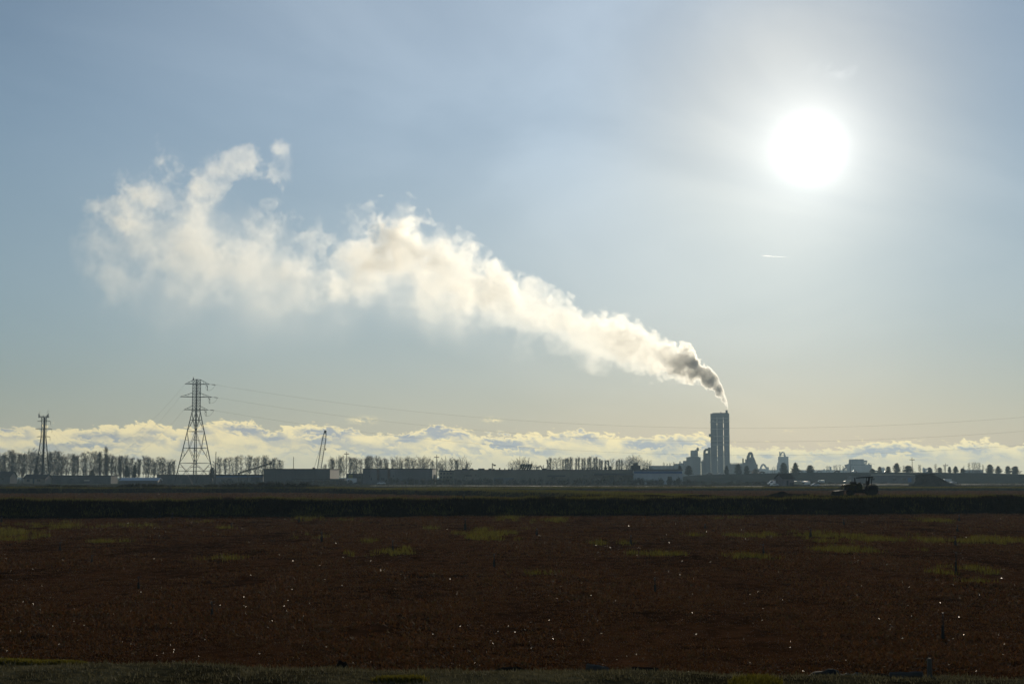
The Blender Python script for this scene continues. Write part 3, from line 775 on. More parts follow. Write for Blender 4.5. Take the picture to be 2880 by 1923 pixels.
LT_Y = 880.0
def mast_tower():
    u0 = 122; x0 = at(u0, 1240, LT_Y).x
    base = Vector((x0, LT_Y, hz(x0, LT_Y)))
    T = Thing('lattice_mast', 'smaller dark lattice mast topped by a platform of antennas', 'mast tower', base)
    ztop = at(u0, 1174, LT_Y).z; zk = at(u0, 1230, LT_Y).z
    rot = R(20)
    def ring(z):
        rad = 1.45 if z >= zk else 1.45 + (zk - z) / zk * 3.3
        return [Vector((x0 + (zk - min(z, zk)) / zk * -0.1 + rad * math.cos(rot + k * math.pi / 2), LT_Y + rad * math.sin(rot + k * math.pi / 2), z)) for k in range(4)]
    for k in range(4): T.part('leg', MB().tube([ring(z)[k] for z in (base.z - .3, zk, ztop)], [.34, .26, .22], 4), M_DSTEEL)
    T.part('bracing', (lambda mb: (lattice(mb, lambda f: ring(base.z + (ztop - base.z) * f), None, [0, .12, .23, .33, .42, .50, .57, .64, .70, .76, .82, .88, .94, 1.0], .1, .10), mb)[1])(MB()), M_DSTEEL)
    T.part('cable_run', MB().box(x0 + .55, x0 + 1.15, LT_Y - 1.0, LT_Y - .8, base.z, ztop), M_DSTEEL)
    mb = MB(); zp = ztop + .2
    for a in range(8):
        p = Vector((x0 + 3.2 * math.cos(a * math.pi / 4), LT_Y + 3.2 * math.sin(a * math.pi / 4), zp)); q = Vector((x0 + 3.2 * math.cos((a + 1) * math.pi / 4), LT_Y + 3.2 * math.sin((a + 1) * math.pi / 4), zp))
        mb.bar(p, q, .16, 4); mb.bar(p, (x0, LT_Y, zp), .12, 4); mb.bar(p + Vector((0, 0, .8)), q + Vector((0, 0, .8)), .07, 3)
    T.part('platform', mb, M_DSTEEL)
    for a, h in ((-3.0, 2.6), (-2.5, 1.9), (2.5, 2.0), (3.05, 2.6), (2.0, 1.6), (-.2, 1.4)):
        mb = MB().box(x0 + a - .16, x0 + a + .16, LT_Y - 1.2, LT_Y - .95, zp - .3, zp - .3 + h)
        T.part('panel_antenna', mb, M_GREYW)
    for a in (-2.8, 1.9, 2.8): T.part('whip_antenna', MB().tube([(x0 + a, LT_Y, zp), (x0 + a, LT_Y, zp + 4.2 + a * .1)], [.09, .05], 5), M_DSTEEL)
    ends = []
    for v, h in ((1184.5, 4.1), (1206, 5.1), (1228, 4.1)):
        z = at(u0, v, LT_Y).z; mb = MB()
        mb.bar((x0 - h, LT_Y, z), (x0 + h, LT_Y, z), .13, 4)
        for s in (-1, 1): mb.bar((x0 + s * h, LT_Y, z), (x0 + s * 1.2, LT_Y, z + .9), .07, 3)
        T.part('cross_arm', mb, M_DSTEEL)
        T.part('hanging_insulator', MB().tube([(x0 + h, LT_Y, z), (x0 + h, LT_Y, z - 2.2)], .10, 5), M_CERAM)
        ends.append(Vector((x0 + h, LT_Y, z - 2.2)))
    return ends
M_ENDS = mast_tower()
def cable(a, b, sag, label, r=.022):
    n = 48
    path = [a.lerp(b, k / n) - Vector((0, 0, 4 * sag * (k / n) * (1 - k / n))) for k in range(n + 1)]
    o = MB().tube(path, r, 5).build('power_cable', M_WIRE, a)
    tag(o, label, 'cable', 'power cables hung from the pylon')
for i, (e, zz, nm) in enumerate(zip(R_ENDS, (44.5, 38.5, 32.5), ('top', 'middle', 'bottom'))):
    cable(e, Vector((345, 600, zz)), 20.0, '%s one of the three long power cables sagging right from the pylon' % {'top': 'highest', 'middle': 'middle', 'bottom': 'lowest'}[nm])
for i, (e, f, nm) in enumerate(zip(L_ENDS, M_ENDS, ('highest', 'middle', 'lowest'))):
    cable(e, f, 21.0, '%s one of the three cables slung from the pylon back to the antenna mast' % nm, .018)

# ------------------------------------------------------------------ buildings
def building(name, label, cat, u0, u1, vt, Y, depth, wall, roof=None, roof_h=0.5, vb=None, parapet=0.15, group=None):
    x0, x1 = gx(u0, Y), gx(u1, Y); z0 = 0.0 if vb is None else at(u0, vb, Y).z
    zt = at((u0 + u1) / 2, vt, Y).z
    T = Thing(name, label, cat, ((x0 + x1) / 2, Y + depth / 2, z0), group)
    T.x0, T.x1, T.Y, T.zt, T.depth = x0, x1, Y, zt, depth
    T.part('wall', MB().box(x0, x1, Y, Y + depth, z0 - 0.3, zt - roof_h), wall)
    if roof: T.roof = T.part('roof', MB().box(x0 - parapet, x1 + parapet, Y - parapet, Y + depth + parapet, zt - roof_h, zt), roof)
    return T
def face(T, name, u0, u1, v0, v1, m, proud=0.06, thick=0.25, parent=None, label=None):
    Y = T.Y
    return T.part(name, MB().box(gx(u0, Y), gx(u1, Y), Y - proud, Y - proud + thick, at(u0, v1, Y).z, at(u0, v0, Y).z), m, parent, label)
def window(T, u0, u1, v0, v1):
    f = face(T, 'window', u0, u1, v0, v1, M_DARKW, .08)
    face(T, 'pane', u0 + .6, u1 - .6, v0 + .6, v1 - .6, M_GLASS, .12, .1, f)
def unit(T, name, u0, u1, v0, m, dy=3.0, dd=3.0):
    """something standing on the roof"""
    x0, x1 = gx(u0, T.Y), gx(u1, T.Y); z = at(u0, v0, T.Y).z
    return T.part(name, MB().box(x0, x1, T.Y + dy, T.Y + dy + dd, T.zt - 0.02, z), m, bevel=0.05)

# far left: farm buildings below the tree row
def gable(name, label, cat, x0, x1, y0, y1, zw, zr, wall, roof, ridge='x', over=0.4, base=0.0):
    T = Thing(name, label, cat, ((x0 + x1) / 2, (y0 + y1) / 2, base))
    T.x0, T.x1, T.Y, T.zt, T.depth = x0, x1, y0, zr, y1 - y0
    if ridge == 'x':
        ym = (y0 + y1) / 2
        mb = MB().box(x0, x1, y0, y1, base - .3, zw)
        for x in (x0, x1): mb.add([(x, y0, zw), (x, y1, zw), (x, ym, zr - .1)], [(0, 1, 2)])
        T.part('wall', mb, wall)
        s = (zr - zw) / ((y1 - y0) / 2)
        rb = MB()
        for sg in (-1, 1):
            ye = ym + sg * ((y1 - y0) / 2 + over); ze = zr - s * ((y1 - y0) / 2 + over)
            rb.add([(x0 - over, ym, zr), (x1 + over, ym, zr), (x1 + over, ye, ze), (x0 - over, ye, ze), (x0 - over, ym, zr + .2), (x1 + over, ym, zr + .2), (x1 + over, ye, ze + .2), (x0 - over, ye, ze + .2)],
                   [(0, 1, 2, 3), (4, 7, 6, 5), (0, 4, 5, 1), (2, 6, 7, 3), (1, 5, 6, 2), (0, 3, 7, 4)])
        T.roof = T.part('roof', rb, roof)
    else:
        xm = (x0 + x1) / 2
        T.part('wall', MB().prism([(x0, base - .3), (x1, base - .3), (x1, zw), (xm, zr - .1), (x0, zw)], y0, y1), wall)
        s = (zr - zw) / ((x1 - x0) / 2); rb = MB()
        for sg in (-1, 1):
            xe = xm + sg * ((x1 - x0) / 2 + over); ze = zr - s * ((x1 - x0) / 2 + over)
            rb.prism([(xm, zr), (xe, ze), (xe, ze + .2), (xm, zr + .2)], y0 - over, y1 + over)
        T.roof = T.part('roof', rb, roof)
    return T
def gpx(name, label, cat, u0, u1, v_eave, v_ridge, Y, depth, wall, roof, ridge='x', over=0.5):
    return gable(name, label, cat, gx(u0, Y), gx(u1, Y), Y, Y + depth, at(u0, v_eave, Y).z, at(u0, v_ridge, Y).z, wall, roof, ridge, over)
h = gpx('farmhouse', 'low house with dark spreading roof in front of the antenna mast foot', 'house', 66, 127, 1345, 1334, 800, 12, M_BEIGE, M_ROOFD)
window(h, 76, 84, 1347, 1354); window(h, 104, 114, 1347, 1354); face(h, 'door', 92, 97, 1346, 1359, M_DOORD)
h = gpx('farmhouse', 'dark low house at the left edge under the tree row', 'house', -40, 28, 1340, 1326, 830, 12, M_DARKW, M_ROOFD)
window(h, 4, 12, 1343, 1350)
T = building('barn', 'long low dark barn right of the mast with flat roof', 'barn', 141, 312, 1336, 815, 14, M_DARKW, M_ROOFD)
for u in (160, 190, 225, 262): face(T, 'door', u, u + 12, 1348, 1360, M_DOORD)
face(T, 'window', 236, 252, 1349, 1352, M_ROOFL); face(T, 'window', 198, 206, 1345, 1348, M_GLASS)
h = gpx('farm_shed', 'shed with bright pale blue roof below two dark conifers', 'shed', 339, 444, 1350.5, 1344, 780, 9, M_DARKW, M_LBLUE)
face(h, 'door', 380, 396, 1351.5, 1358, M_DOORD)
T = building('barn', 'long low grey barn standing behind the legs of the pylon', 'barn', 441, 598, 1334, 800, 16, M_DARKW, M_ROOFD)
for u in (470, 512, 560): face(T, 'door', u, u + 14, 1346, 1359, M_DOORD)
T = building('packing_shed', 'low shed with dull blue roof edge between pylon and crane warehouse', 'shed', 599, 740, 1333.5, 790, 16, M_GREYW, M_ROOFD, 0.9)
face(T, 'roof_edge', 600, 739, 1338, 1341, M_BLUE, .2); face(T, 'door', 706, 728, 1341, 1352, M_DOORD); face(T, 'door', 640, 652, 1346, 1358, M_DOORD)
T = building('warehouse', 'big plain dark warehouse with the crane boom behind its roof', 'warehouse', 741, 928, 1317.5, 760, 40, M_DARKW, M_ROOFD, 0.5)
for u in (775, 830, 885): face(T, 'panel_joint', u, u + .6, 1320, 1360, M_ROOFD, .04)
unit(T, 'roof_vent', 876, 882, 1314, M_DSTEEL)
T = building('loading_annex', 'low dark flat annex in front of the crane warehouse', 'annex', 822, 968, 1346, 742, 12, M_DARKW, M_ROOFD, 0.3)
for u in (840, 872, 905, 940): face(T, 'loading_door', u, u + 16, 1350, 1360, M_DOORD)
T = building('yard_office', 'small shed with yellow panel between the two dark warehouses', 'shed', 975, 1019, 1331, 770, 9, M_DARKW, M_ROOFD, .3)
face(T, 'yellow_panel', 980, 992, 1334, 1345, M_YELLOW); window(T, 1001, 1016, 1340, 1345)
T = building('warehouse', 'grey warehouse with alternating pale and rusty wall panels', 'warehouse', 1020, 1216, 1317, 765, 36, M_GREYW, M_ROOFD, .4)
for a, b, m in ((1042, 1057, M_CONC), (1060, 1067, M_RUST), (1070, 1086, M_CONC), (1090, 1097, M_RUST), (1100, 1110, M_CONC)): face(T, 'wall_panel', a, b, 1319.5, 1350, m, .1)
for a, b in ((1039, 1041), (1073, 1076), (1078, 1081), (1105, 1108), (1099, 1102), (1043, 1046)): face(T, 'door', a, b, 1336 if a in (1105, 1039) else 1343, 1341 if a in (1105, 1039) else 1350, M_DOORD, .16)
unit(T, 'roof_vent', 1086, 1090, 1314.5, M_DSTEEL)
T = building('office_block', 'pale yellowish low block beside the utility pole', 'office building', 1235, 1276, 1322, 790, 20, M_CREAM, M_DARKW, .8)
for u in (1238, 1247, 1256, 1266): window(T, u, u + 5, 1328, 1334); window(T, u, u + 5, 1339, 1344)
for u in (1241, 1251, 1264): unit(T, 'roof_vent', u, u + 3, 1319.5, M_DSTEEL)
# the long factory
T = building('long_factory', 'very long low beige factory with vents and pipes along its roof', 'factory', 1277, 1780, 1320, 770, 60, M_BEIGE, M_DARKW, .35)
for a, b in ((1310, 1327), (1336, 1346), (1308, 1318), (1640, 1652)): window(T, a, b, 1334.5, 1340)
face(T, 'loading_dock', 1540, 1590, 1336, 1339, M_DARKW, 1.2, 1.2)
face(T, 'loading_dock', 1669, 1782, 1330.5, 1336, M_DARKW, 4.0, 4.0, None, 'wide dark canopy over the right loading bay')
for u in (1696, 1712, 1730, 1752): face(T, 'canopy_post', u, u + 1.2, 1336, 1361, M_DARKW, 3.6, .25)
face(T, 'door', 1552, 1562, 1340, 1352, M_DOORD); face(T, 'door', 1715, 1727, 1340, 1360, M_DOORD); face(T, 'door', 1742, 1750, 1343, 1360, M_DOORD)
face(T, 'wall_panel', 1388, 1446, 1343, 1358, M_GREYW, .1)
for a, b, v in ((1298, 1313, 1316.5), (1320, 1331, 1317), (1344, 1362, 1316.5), (1373, 1382, 1316.5), (1386, 1391, 1317), (1403, 1407, 1315), (1418, 1421, 1316), (1429, 1432, 1317), (1438, 1442, 1315), (1509, 1513, 1312), (1525, 1539, 1316), (1667, 1670, 1313), (1681, 1684, 1312), (1702, 1709, 1313), (1716, 1722, 1310)): unit(T, 'roof_vent', a, b, v, M_DSTEEL, 4 + (a % 5))
q0 = at(1384.5, 1320, 774)
mb = MB().tube([(q0.x, 774, T.zt - .1), (q0.x + .05, 774, at(1386, 1302, 774).z)], .28, 6).bar((q0.x, 774, at(1386, 1303, 774).z), (q0.x + 2.0, 774, at(1386, 1309, 774).z), .12, 4).box(q0.x + .6, q0.x + 1.8, 773.4, 774.6, at(1386, 1310, 774).z, at(1386, 1306, 774).z)
T.part('roof_hoist', mb, M_DSTEEL)
for k in range(5):
    a = at(1461 + k * 6.8, 1320, 778); b = at(1466 + k * 6.8, 1307.5, 778)
    mb = MB().tube([(a.x, 778, T.zt - .1), (a.x + .9, 778, (a.z + b.z) / 2), (b.x, 778, b.z)], [.25, .55, .75], 8).tube([(b.x - .4, 778, b.z), (b.x + .7, 778, b.z + .35)], .45, 8)
    T.part('dust_collector', mb, M_DSTEEL)
a = at(1516, 1320, 776)
T.part('roof_pipe', MB().tube([(a.x, 776, T.zt - .1), (a.x, 776, T.zt + 2.0), (a.x + .8, 776, T.zt + 2.2), (a.x + 1.6, 776, T.zt + .3)], .28, 6).bar((a.x - 1.5, 776, T.zt + 1.5), (a.x + 2.5, 776, T.zt + 1.6), .16).bar((a.x + 2.3, 776, T.zt - .1), (a.x + 2.5, 776, T.zt + 2.5), .14), M_DSTEEL)
for u in (1636, 1646, 1656):
    a = at(u, 1320, 776); T.part('roof_pipe', MB().tube([(a.x - .7, 776, T.zt - .1), (a.x - .7, 776, T.zt + .7), (a.x, 776, T.zt + 1.0), (a.x + .7, 776, T.zt + .7), (a.x + .7, 776, T.zt - .1)], .12, 5), M_DSTEEL)
T.part('rooftop_plant_room', MB().boxpx(1777, 1801, 1308, 1320, 780, 8).boxpx(1784, 1794, 1301, 1308, 781, 5), M_DARKW)
T = building('white_warehouse', 'white warehouse with a blue band under its roof', 'warehouse', 1782.5, 1920, 1319, 764, 40, M_WHITEW, M_GREYW, .9)
face(T, 'blue_band', 1783, 1919, 1324.5, 1331.5, M_BLUE, .12)
face(T, 'door', 1877.5, 1889.5, 1339.5, 1357, M_DOORD); face(T, 'door', 1792, 1800, 1343, 1358, M_DOORD)
for a, b, v in ((1809, 1815, 1316.5), (1821, 1825, 1316)): unit(T, 'roof_vent', a, b, v, M_DSTEEL)

# the cement works, two kilometres off
PW = 2000.0
def slab(T, name, zx0, zx1, zy0, zy1, dy, depth, m, parent=None, label=None):
    u0, u1, v0 = U5(zx0) + 1.4, U5(zx1) + 1.0, V5(zy0); z1 = -0.3 if zy1 is None else at(u0, V5(zy1), PW).z
    return T.part(name, MB().box(gx(u0, PW), gx(u1, PW), PW + TOW + dy, PW + TOW + dy + depth, z1, at(u0, v0, PW).z), m, parent, label)
tx = gx(U5(1226), PW)
T = Thing('preheater_tower', 'tall grey cement tower with steaming stack on its roof', 'cement tower', (STACK.x, PW, 0))
TOW = -8.0
slab(T, 'shaft', 1104, 1185.2, 293, None, 0, 24, M_CONC); slab(T, 'shaft', 1190.6, 1267.5, 285, None, 0, 24, M_CONC); slab(T, 'shaft', 1273.2, 1348, 290, None, 0, 24, M_CONC)
def filler(zx0, zx1, openings, top):
    edges = [top] + [e for o_ in openings for e in o_] + [None]
    for a, b in zip(edges[::2], edges[1::2]): slab(T, 'infill_wall', zx0, zx1, a, b, 0.7, 22.6, M_CONC)
filler(1185.2, 1190.6, [(412, 436), (705, 728), (742, 766), (782, 804), (818, 846), (878, 896)], 300)
filler(1267.5, 1273.2, [(372, 386), (406, 472), (496, 574), (590, 620), (627, 682), (702, 772)], 296)
slab(T, 'roof_parapet', 1107, 1343, 292, 330, -0.5, 25, M_CONC)
slab(T, 'roof_deck', 1130, 1298, 281, 293, 2, 18, M_CONC)
slab(T, 'roof_hatch', 1232, 1246, 270, 283, 6, 5, M_CONC)
for z in (350, 395, 486, 583, 640, 690): slab(T, 'floor_band', 1102, 1350, z, z + 6, -0.25, 24.5, M_CONC2)
b_ = slab(T, 'balcony', 1083, 1150, 566, 592, -3.0, 10, M_CONC); slab(T, 'balcony_rail', 1080, 1108, 556, 566, -3.2, 10, M_CONC, b_)
for zx in (1098, 1097, 1100): slab(T, 'side_ledge', zx, 1105, 395 + (zx % 3) * 90, 405 + (zx % 3) * 90, 2, 6, M_CONC)
for zx, zy in ((1133, 384), (1330, 383)):
    q = at(U5(zx), V5(zy), PW); T.part('painted_lit_opening', MB().lathe((q.x, PW + TOW - .45, q.z), [(0.01, -.15), (.95, -.15), (1.0, 0.0), (0.9, .2), (0.01, .2)], 'y', 16), M_ROOFL)  # solid disc on the wall; an opening's brightness is put into its pale colour
st = MB().lathe((STACK.x, PY, 0), [(1.55, at(2043, V5(300), PW).z), (1.5, STACK.z - .6), (1.65, STACK.z - .5), (1.65, STACK.z - .1), (1.2, STACK.z - .1), (1.2, STACK.z - 3)], 'z', 20)
T.part('stack', st, M_CONC)
T.part('stack_base', MB().lathe((STACK.x, PY, 0), [(2.2, at(2043, V5(296), PW).z), (2.2, at(2043, V5(278), PW).z)], 'z', 20), M_CONC)
q = at(U5(1088), V5(727), PW)
T.part('stair_turret', MB().boxpx(U5(1068), U5(1104), V5(727), None, PW + 2, 10), M_CONC)
path = [at(U5(1022), V5(v_), PW) for v_ in (905, 830, 790)] + [at(U5(1028), V5(768), PW), at(U5(1042), V5(756), PW), at(U5(1070), V5(752), PW)]
for p_ in path: p_.y = PW + 8
path[0].z = at(U5(1022), V5(905), PW).z
T.part('duct', MB().tube(path, 1.75, 10), M_CONC)
T.part('lower_annex', MB().boxpx(U5(1012), U5(1045), V5(822), None, PW + 4, 14).boxpx(U5(1040), U5(1110), V5(800), None, PW - 2, 10).boxpx(U5(975), U5(1012), V5(905), None, PW + 6, 12), M_CONC)
T.part('sloping_conveyor', MB().prism([(gx(U5(978), PW), at(0, V5(915), PW).z), (gx(U5(1018), PW), at(0, V5(872), PW).z), (gx(U5(1018), PW), at(0, V5(886), PW).z), (gx(U5(978), PW), at(0, V5(928), PW).z)], PW - 3, PW), M_CONC2)

T.o.rotation_euler = (0, 0, -math.atan2(STACK.x, PW))
xs_ = gx(U5(870), PW)
T = Thing('silo_block', 'stepped grey silo house with round silo left of the cement tower', 'silo building', (xs_, PW + 30, 0))
T.part('lower_block', MB().boxpx(U5(766), U5(815), V5(900), None, PW + 20, 20), M_CONC)
T.part('middle_block', MB().boxpx(U5(815), U5(975), V5(852), None, PW + 18, 24), M_CONC)
T.part('sloped_roof', MB().prism([(gx(U5(815), PW), at(0, V5(862), PW + 18).z), (gx(U5(874), PW), at(0, V5(846), PW + 18).z), (gx(U5(975), PW), at(0, V5(846), PW + 18).z), (gx(U5(975), PW), at(0, V5(862), PW + 18).z)], PW + 17.5, PW + 42.5), M_CONC)
c = at(U5(924), V5(850), PW)
T.part('silo', MB().lathe((c.x, PW + 30, c.z - 4), [(5.35, 0), (5.35, at(0, V5(770), PW).z - c.z + 4), (4.6, at(0, V5(764), PW).z - c.z + 4.2), (0.01, at(0, V5(764), PW).z - c.z + 4.2)], 'z', 24), M_CONC2)
zt_ = at(0, V5(766), PW).z
T.part('filter_tower', MB().boxpx(U5(928), U5(953), V5(738), V5(772), PW + 27, 5).boxpx(U5(932), U5(948), V5(728), V5(740), PW + 28, 3), M_CONC)
T.part('vent_pipe', MB().tube([(gx(U5(952), PW), PW + 29, at(0, V5(738), PW).z), (gx(U5(964), PW), PW + 29, at(0, V5(736), PW).z), (gx(U5(967), PW), PW + 29, at(0, V5(750), PW).z), (gx(U5(967), PW), PW + 29, zt_)], .35, 6), M_CONC)
T.part('roof_lift', MB().boxpx(U5(862), U5(874), V5(775), V5(850), PW + 26, 3).boxpx(U5(858), U5(885), V5(768), V5(775), PW + 26, 3).boxpx(U5(905), U5(930), V5(760), V5(770), PW + 27, 3), M_CONC)

T = Thing('kiln_house', 'long low grey hall right of the cement tower foot', 'kiln hall', (gx(U5(1445), PW), PW + 30, 0))
T.part('hall', MB().boxpx(U5(1350), U5(1600), V5(940), None, PW + 22, 24), M_CONC); T.part('roof_walkway', MB().boxpx(U5(1352), U5(1530), V5(929), V5(933), PW + 24, 3).boxpx(U5(1360), U5(1362), V5(932), V5(942), PW + 24, 2).boxpx(U5(1440), U5(1442), V5(932), V5(942), PW + 24, 2).boxpx(U5(1500), U5(1502), V5(932), V5(942), PW + 24, 2), M_CONC)
T.part('roof_step', MB().prism([(gx(U5(1356), PW), at(0, V5(942), PW).z), (gx(U5(1356), PW), at(0, V5(932), PW).z), (gx(U5(1420), PW), at(0, V5(942), PW).z)], PW + 26, PW + 40), M_CONC)
T = Thing('cyclone_house', 'grey cone shaped plant house with a tall looped duct on top', 'cyclone building', (gx(U5(1640), PW), PW + 10, 0))
pz_ = lambda zx, zy: (gx(U5(zx), PW), at(0, V5(zy), PW).z)
T.part('cone_house', MB().prism([pz_(1600, 1085)[:1] + (-.3,), (pz_(1704, 0)[0], -.3), pz_(1704, 935), pz_(1690, 895), pz_(1676, 862), pz_(1668, 850), pz_(1650, 850), pz_(1622, 905), pz_(1600, 915)], PW + 4, PW + 20), M_CONC)
T.part('side_block', MB().boxpx(U5(1563), U5(1587), V5(880), None, PW + 6, 8).boxpx(U5(1535), U5(1604), V5(925), None, PW + 5, 14).boxpx(U5(1700), U5(1714), V5(945), None, PW + 8, 8), M_CONC)
T.part('chimney', MB().tube([(gx(U5(1541), PW), PW + 9, 10), (gx(U5(1537), PW), PW + 9, at(0, V5(868), PW).z)], [1.3, 1.0], 10), M_CONC)
lp = [(1606, 920), (1612, 870), (1617, 830), (1624, 808), (1635, 799), (1648, 800), (1657, 812), (1661, 835), (1664, 860)]
T.part('looped_duct', MB().tube([(*(pz_(a, b)[:1]), PW + 12, pz_(a, b)[1]) for a, b in lp], [1.9] * 9, 10), M_CONC)
T.part('inner_duct', MB().tube([(pz_(a, b)[0], PW + 11, pz_(a, b)[1]) for a, b in ((1652, 858), (1640, 880), (1630, 905), (1626, 925))], 1.1, 8), M_CONC)
T.part('pipe_frame', MB().tube([(pz_(a, b)[0], PW + 9, pz_(a, b)[1]) for a, b in ((1588, 920), (1588, 846), (1594, 838), (1604, 838))], .4, 6), M_CONC)

F2 = 2900.0
def far(T, name, zx0, zx1, zy0, dy, depth, m, zy1=None, parent=None):
    u0, u1 = U6(zx0), U6(zx1)
    return T.part(name, MB().box(gx(u0, F2), gx(u1, F2), F2 + dy, F2 + dy + depth, -.3 if zy1 is None else at(u0, V6(zy1), F2).z, at(u0, V6(zy0), F2).z), m, parent)
T = Thing('pale_plant_tower', 'far pale silo tower with a mast and bent pipe on its roof', 'plant tower', (gx(U6(288), F2), F2 + 10, 0))
far(T, 'tower_block', 215, 362, 516, 0, 22, M_CONC2); far(T, 'side_block', 183, 372, 665, 4, 16, M_CONC2); far(T, 'lift_shaft', 180, 200, 622, 5, 5, M_CONC2)
far(T, 'mast', 213, 229, 431, 4, 2.0, M_CONC2, 520)
f6 = lambda zx, zy, Y=F2: (gx(U6(zx), Y), at(0, V6(zy), Y).z)
T.part('bent_pipe', MB().tube([(f6(a, b)[0], F2 + 5, f6(a, b)[1]) for a, b in ((232, 490), (242, 462), (258, 445), (275, 440), (290, 447), (299, 465), (302, 490), (305, 520))], 1.3, 8), M_CONC2)
T.part('pipe_brace', MB().tube([(f6(a, b)[0], F2 + 5, f6(a, b)[1]) for a, b in ((228, 500), (262, 492), (300, 486))], .8, 6).tube([(f6(300, 450)[0], F2 + 5, f6(300, 450)[1]), (f6(322, 520)[0], F2 + 5, f6(322, 520)[1])], .8, 6), M_CONC2)
far(T, 'roof_box', 300, 328, 500, 6, 8, M_CONC2, 520)
T = Thing('conveyor_arch', 'faint far pipe arch beside the cone shaped plant house', 'pipe arch', (gx(2150, F2), F2, 0))
g5 = lambda zx, zy, Y=F2: (gx(U5(zx), Y), at(0, V5(zy), Y).z)
T.part('arched_pipe', MB().tube([(g5(a, b)[0], F2, g5(a, b)[1]) for a, b in ((1748, 1010), (1760, 975), (1772, 955), (1786, 948), (1800, 955), (1815, 978), (1835, 1005))], 1.9, 8), M_CONC2)
T.part('base_block', MB().boxpx(U5(1718), U5(1850), V5(1004), None, F2 - 4, 12).boxpx(U5(1838), U5(1858), V5(982), None, F2 - 3, 6), M_CONC2)
T = Thing('far_shed', 'faint pale row of sheds far behind the pump house', 'shed', (gx(2290, F2), F2, 0))
far(T, 'long_shed', 552, 1382, 748, 0, 20, M_CONC2); far(T, 'shed_vent', 980, 1000, 732, 4, 6, M_CONC2, 750); far(T, 'shed_vent', 1092, 1114, 690, 4, 6, M_CONC2, 750); far(T, 'long_shed', 40, 185, 748, 2, 20, M_CONC2)
B = 2300.0
T = Thing('aggregate_plant', 'big pale box shaped plant with sloping conveyor above the tractor', 'plant building', (gx(U6(1640), B), B + 15, 0))
def bb(name, zx0, zx1, zy0, dy, depth, m=M_CONC2, zy1=None):
    T.part(name, MB().box(gx(U6(zx0), B), gx(U6(zx1), B), B + dy, B + dy + depth, -.3 if zy1 is None else at(0, V6(zy1), B).z, at(0, V6(zy0), B).z), m)
T.part('upper_block', MB().prism([f6(1466, 640, B), f6(1474, 560, B), f6(1683, 560, B), f6(1690, 645, B)], B + 4, B + 24), M_CONC2)
bb('lower_block', 1450, 1690, 640, 0, 30); bb('lower_block', 1690, 1810, 655, 1, 26)
bb('lift_head', 1706, 1748, 580, 6, 8, M_CONC2, 610); T.part('lift_brace', MB().bar((f6(1712, 610, B)[0], B + 8, f6(1712, 610, B)[1]), (f6(1712, 655, B)[0], B + 8, f6(1712, 655, B)[1]), .6).bar((f6(1742, 610, B)[0], B + 8, f6(1742, 610, B)[1]), (f6(1730, 655, B)[0], B + 8, f6(1730, 655, B)[1]), .6).bar((f6(1690, 590, B)[0], B + 8, f6(1690, 590, B)[1]), (f6(1708, 585, B)[0], B + 8, f6(1708, 585, B)[1]), .6).bar((f6(1742, 612, B)[0], B + 8, f6(1742, 612, B)[1]), (f6(1712, 650, B)[0], B + 8, f6(1712, 650, B)[1]), .5), M_CONC2)
bb('roof_cowl', 1778, 1792, 628, 8, 5, M_CONC2, 656); bb('wall_vent', 1478, 1490, 690, -.3, 1, M_GREYW, 728); bb('wall_ledge', 1452, 1690, 655, -.4, 1, M_GREYW, 664)
T.part('conveyor', MB().tube([(f6(1318, 748, B)[0], B + 6, f6(1318, 748, B)[1]), (f6(1468, 640, B)[0], B + 6, f6(1468, 640, B)[1])], 1.5, 6), M_CONC2)
T.part('conveyor_head', MB().tube([(f6(1356, 676, B)[0], B + 6, f6(1356, 676, B)[1]), (f6(1395, 662, B)[0], B + 6, f6(1395, 662, B)[1]), (f6(1440, 668, B)[0], B + 6, f6(1440, 668, B)[1])], [1.9, 1.2, 1.0], 6), M_CONC2)
T.part('jib', MB().tube([(f6(1790, 632, B)[0], B + 10, f6(1790, 632, B)[1]), (f6(1890, 645, B)[0], B + 10, f6(1890, 645, B)[1])], [.35, .15], 4).bar((f6(1790, 628, B)[0], B + 10, f6(1790, 628, B)[1]), (f6(1790, 660, B)[0], B + 10, f6(1790, 660, B)[1]), .4), M_CONC2)
for zx0, zx1, zy, lab in ((1958, 2034, 690, 'faint cluster of pale silos right of the box shaped plant'), (2595, 2623, 0, 'faint cluster of pale silos behind the conifers above the earth heap')):
    u0, u1 = (U6(zx0), U6(zx1)) if zy else (zx0, zx1); vt = V6(zy) if zy else 1314
    T = Thing('silo_cluster', lab, 'silos', (gx((u0 + u1) / 2, F2), F2, 0))
    for k in range(4):
        u = u0 + (u1 - u0) * (k + .5) / 4; rr_ = (u1 - u0) / 8 / 4000 * F2 * .98; ht = at(u, vt + (k % 2) * 2.5, F2).z
        T.part('silo', MB().lathe((gx(u, F2), F2, 0), [(rr_, -.3), (rr_, ht - 1.5), (rr_ * .3, ht), (.01, ht)], 'z', 14), M_CONC2)
T = building('far_box_building', 'faint flat grey box building between conifers near the right edge', 'building', 2716, 2766, 1320.5, 1900, 20, M_CONC, M_CONC, .6)
T = building('far_long_building', 'faint low grey hall left of the stepped silo house', 'hall', 1831, 1930, 1309, 1950, 30, M_CONC, M_CONC, .8)
unit(T, 'roof_frame', 1896, 1913, 1303.5, M_CONC)
a = at(1914, 1296, 1950); T.part('roof_gantry', MB().bar((gx(1909, 1950), 1955, T.zt), (a.x, 1955, a.z), .4).bar((gx(1919, 1950), 1955, T.zt), (a.x, 1955, a.z), .4).box(gx(1912, 1950), gx(1924, 1950), 1953, 1958, T.zt, T.zt + 3.5), M_CONC)

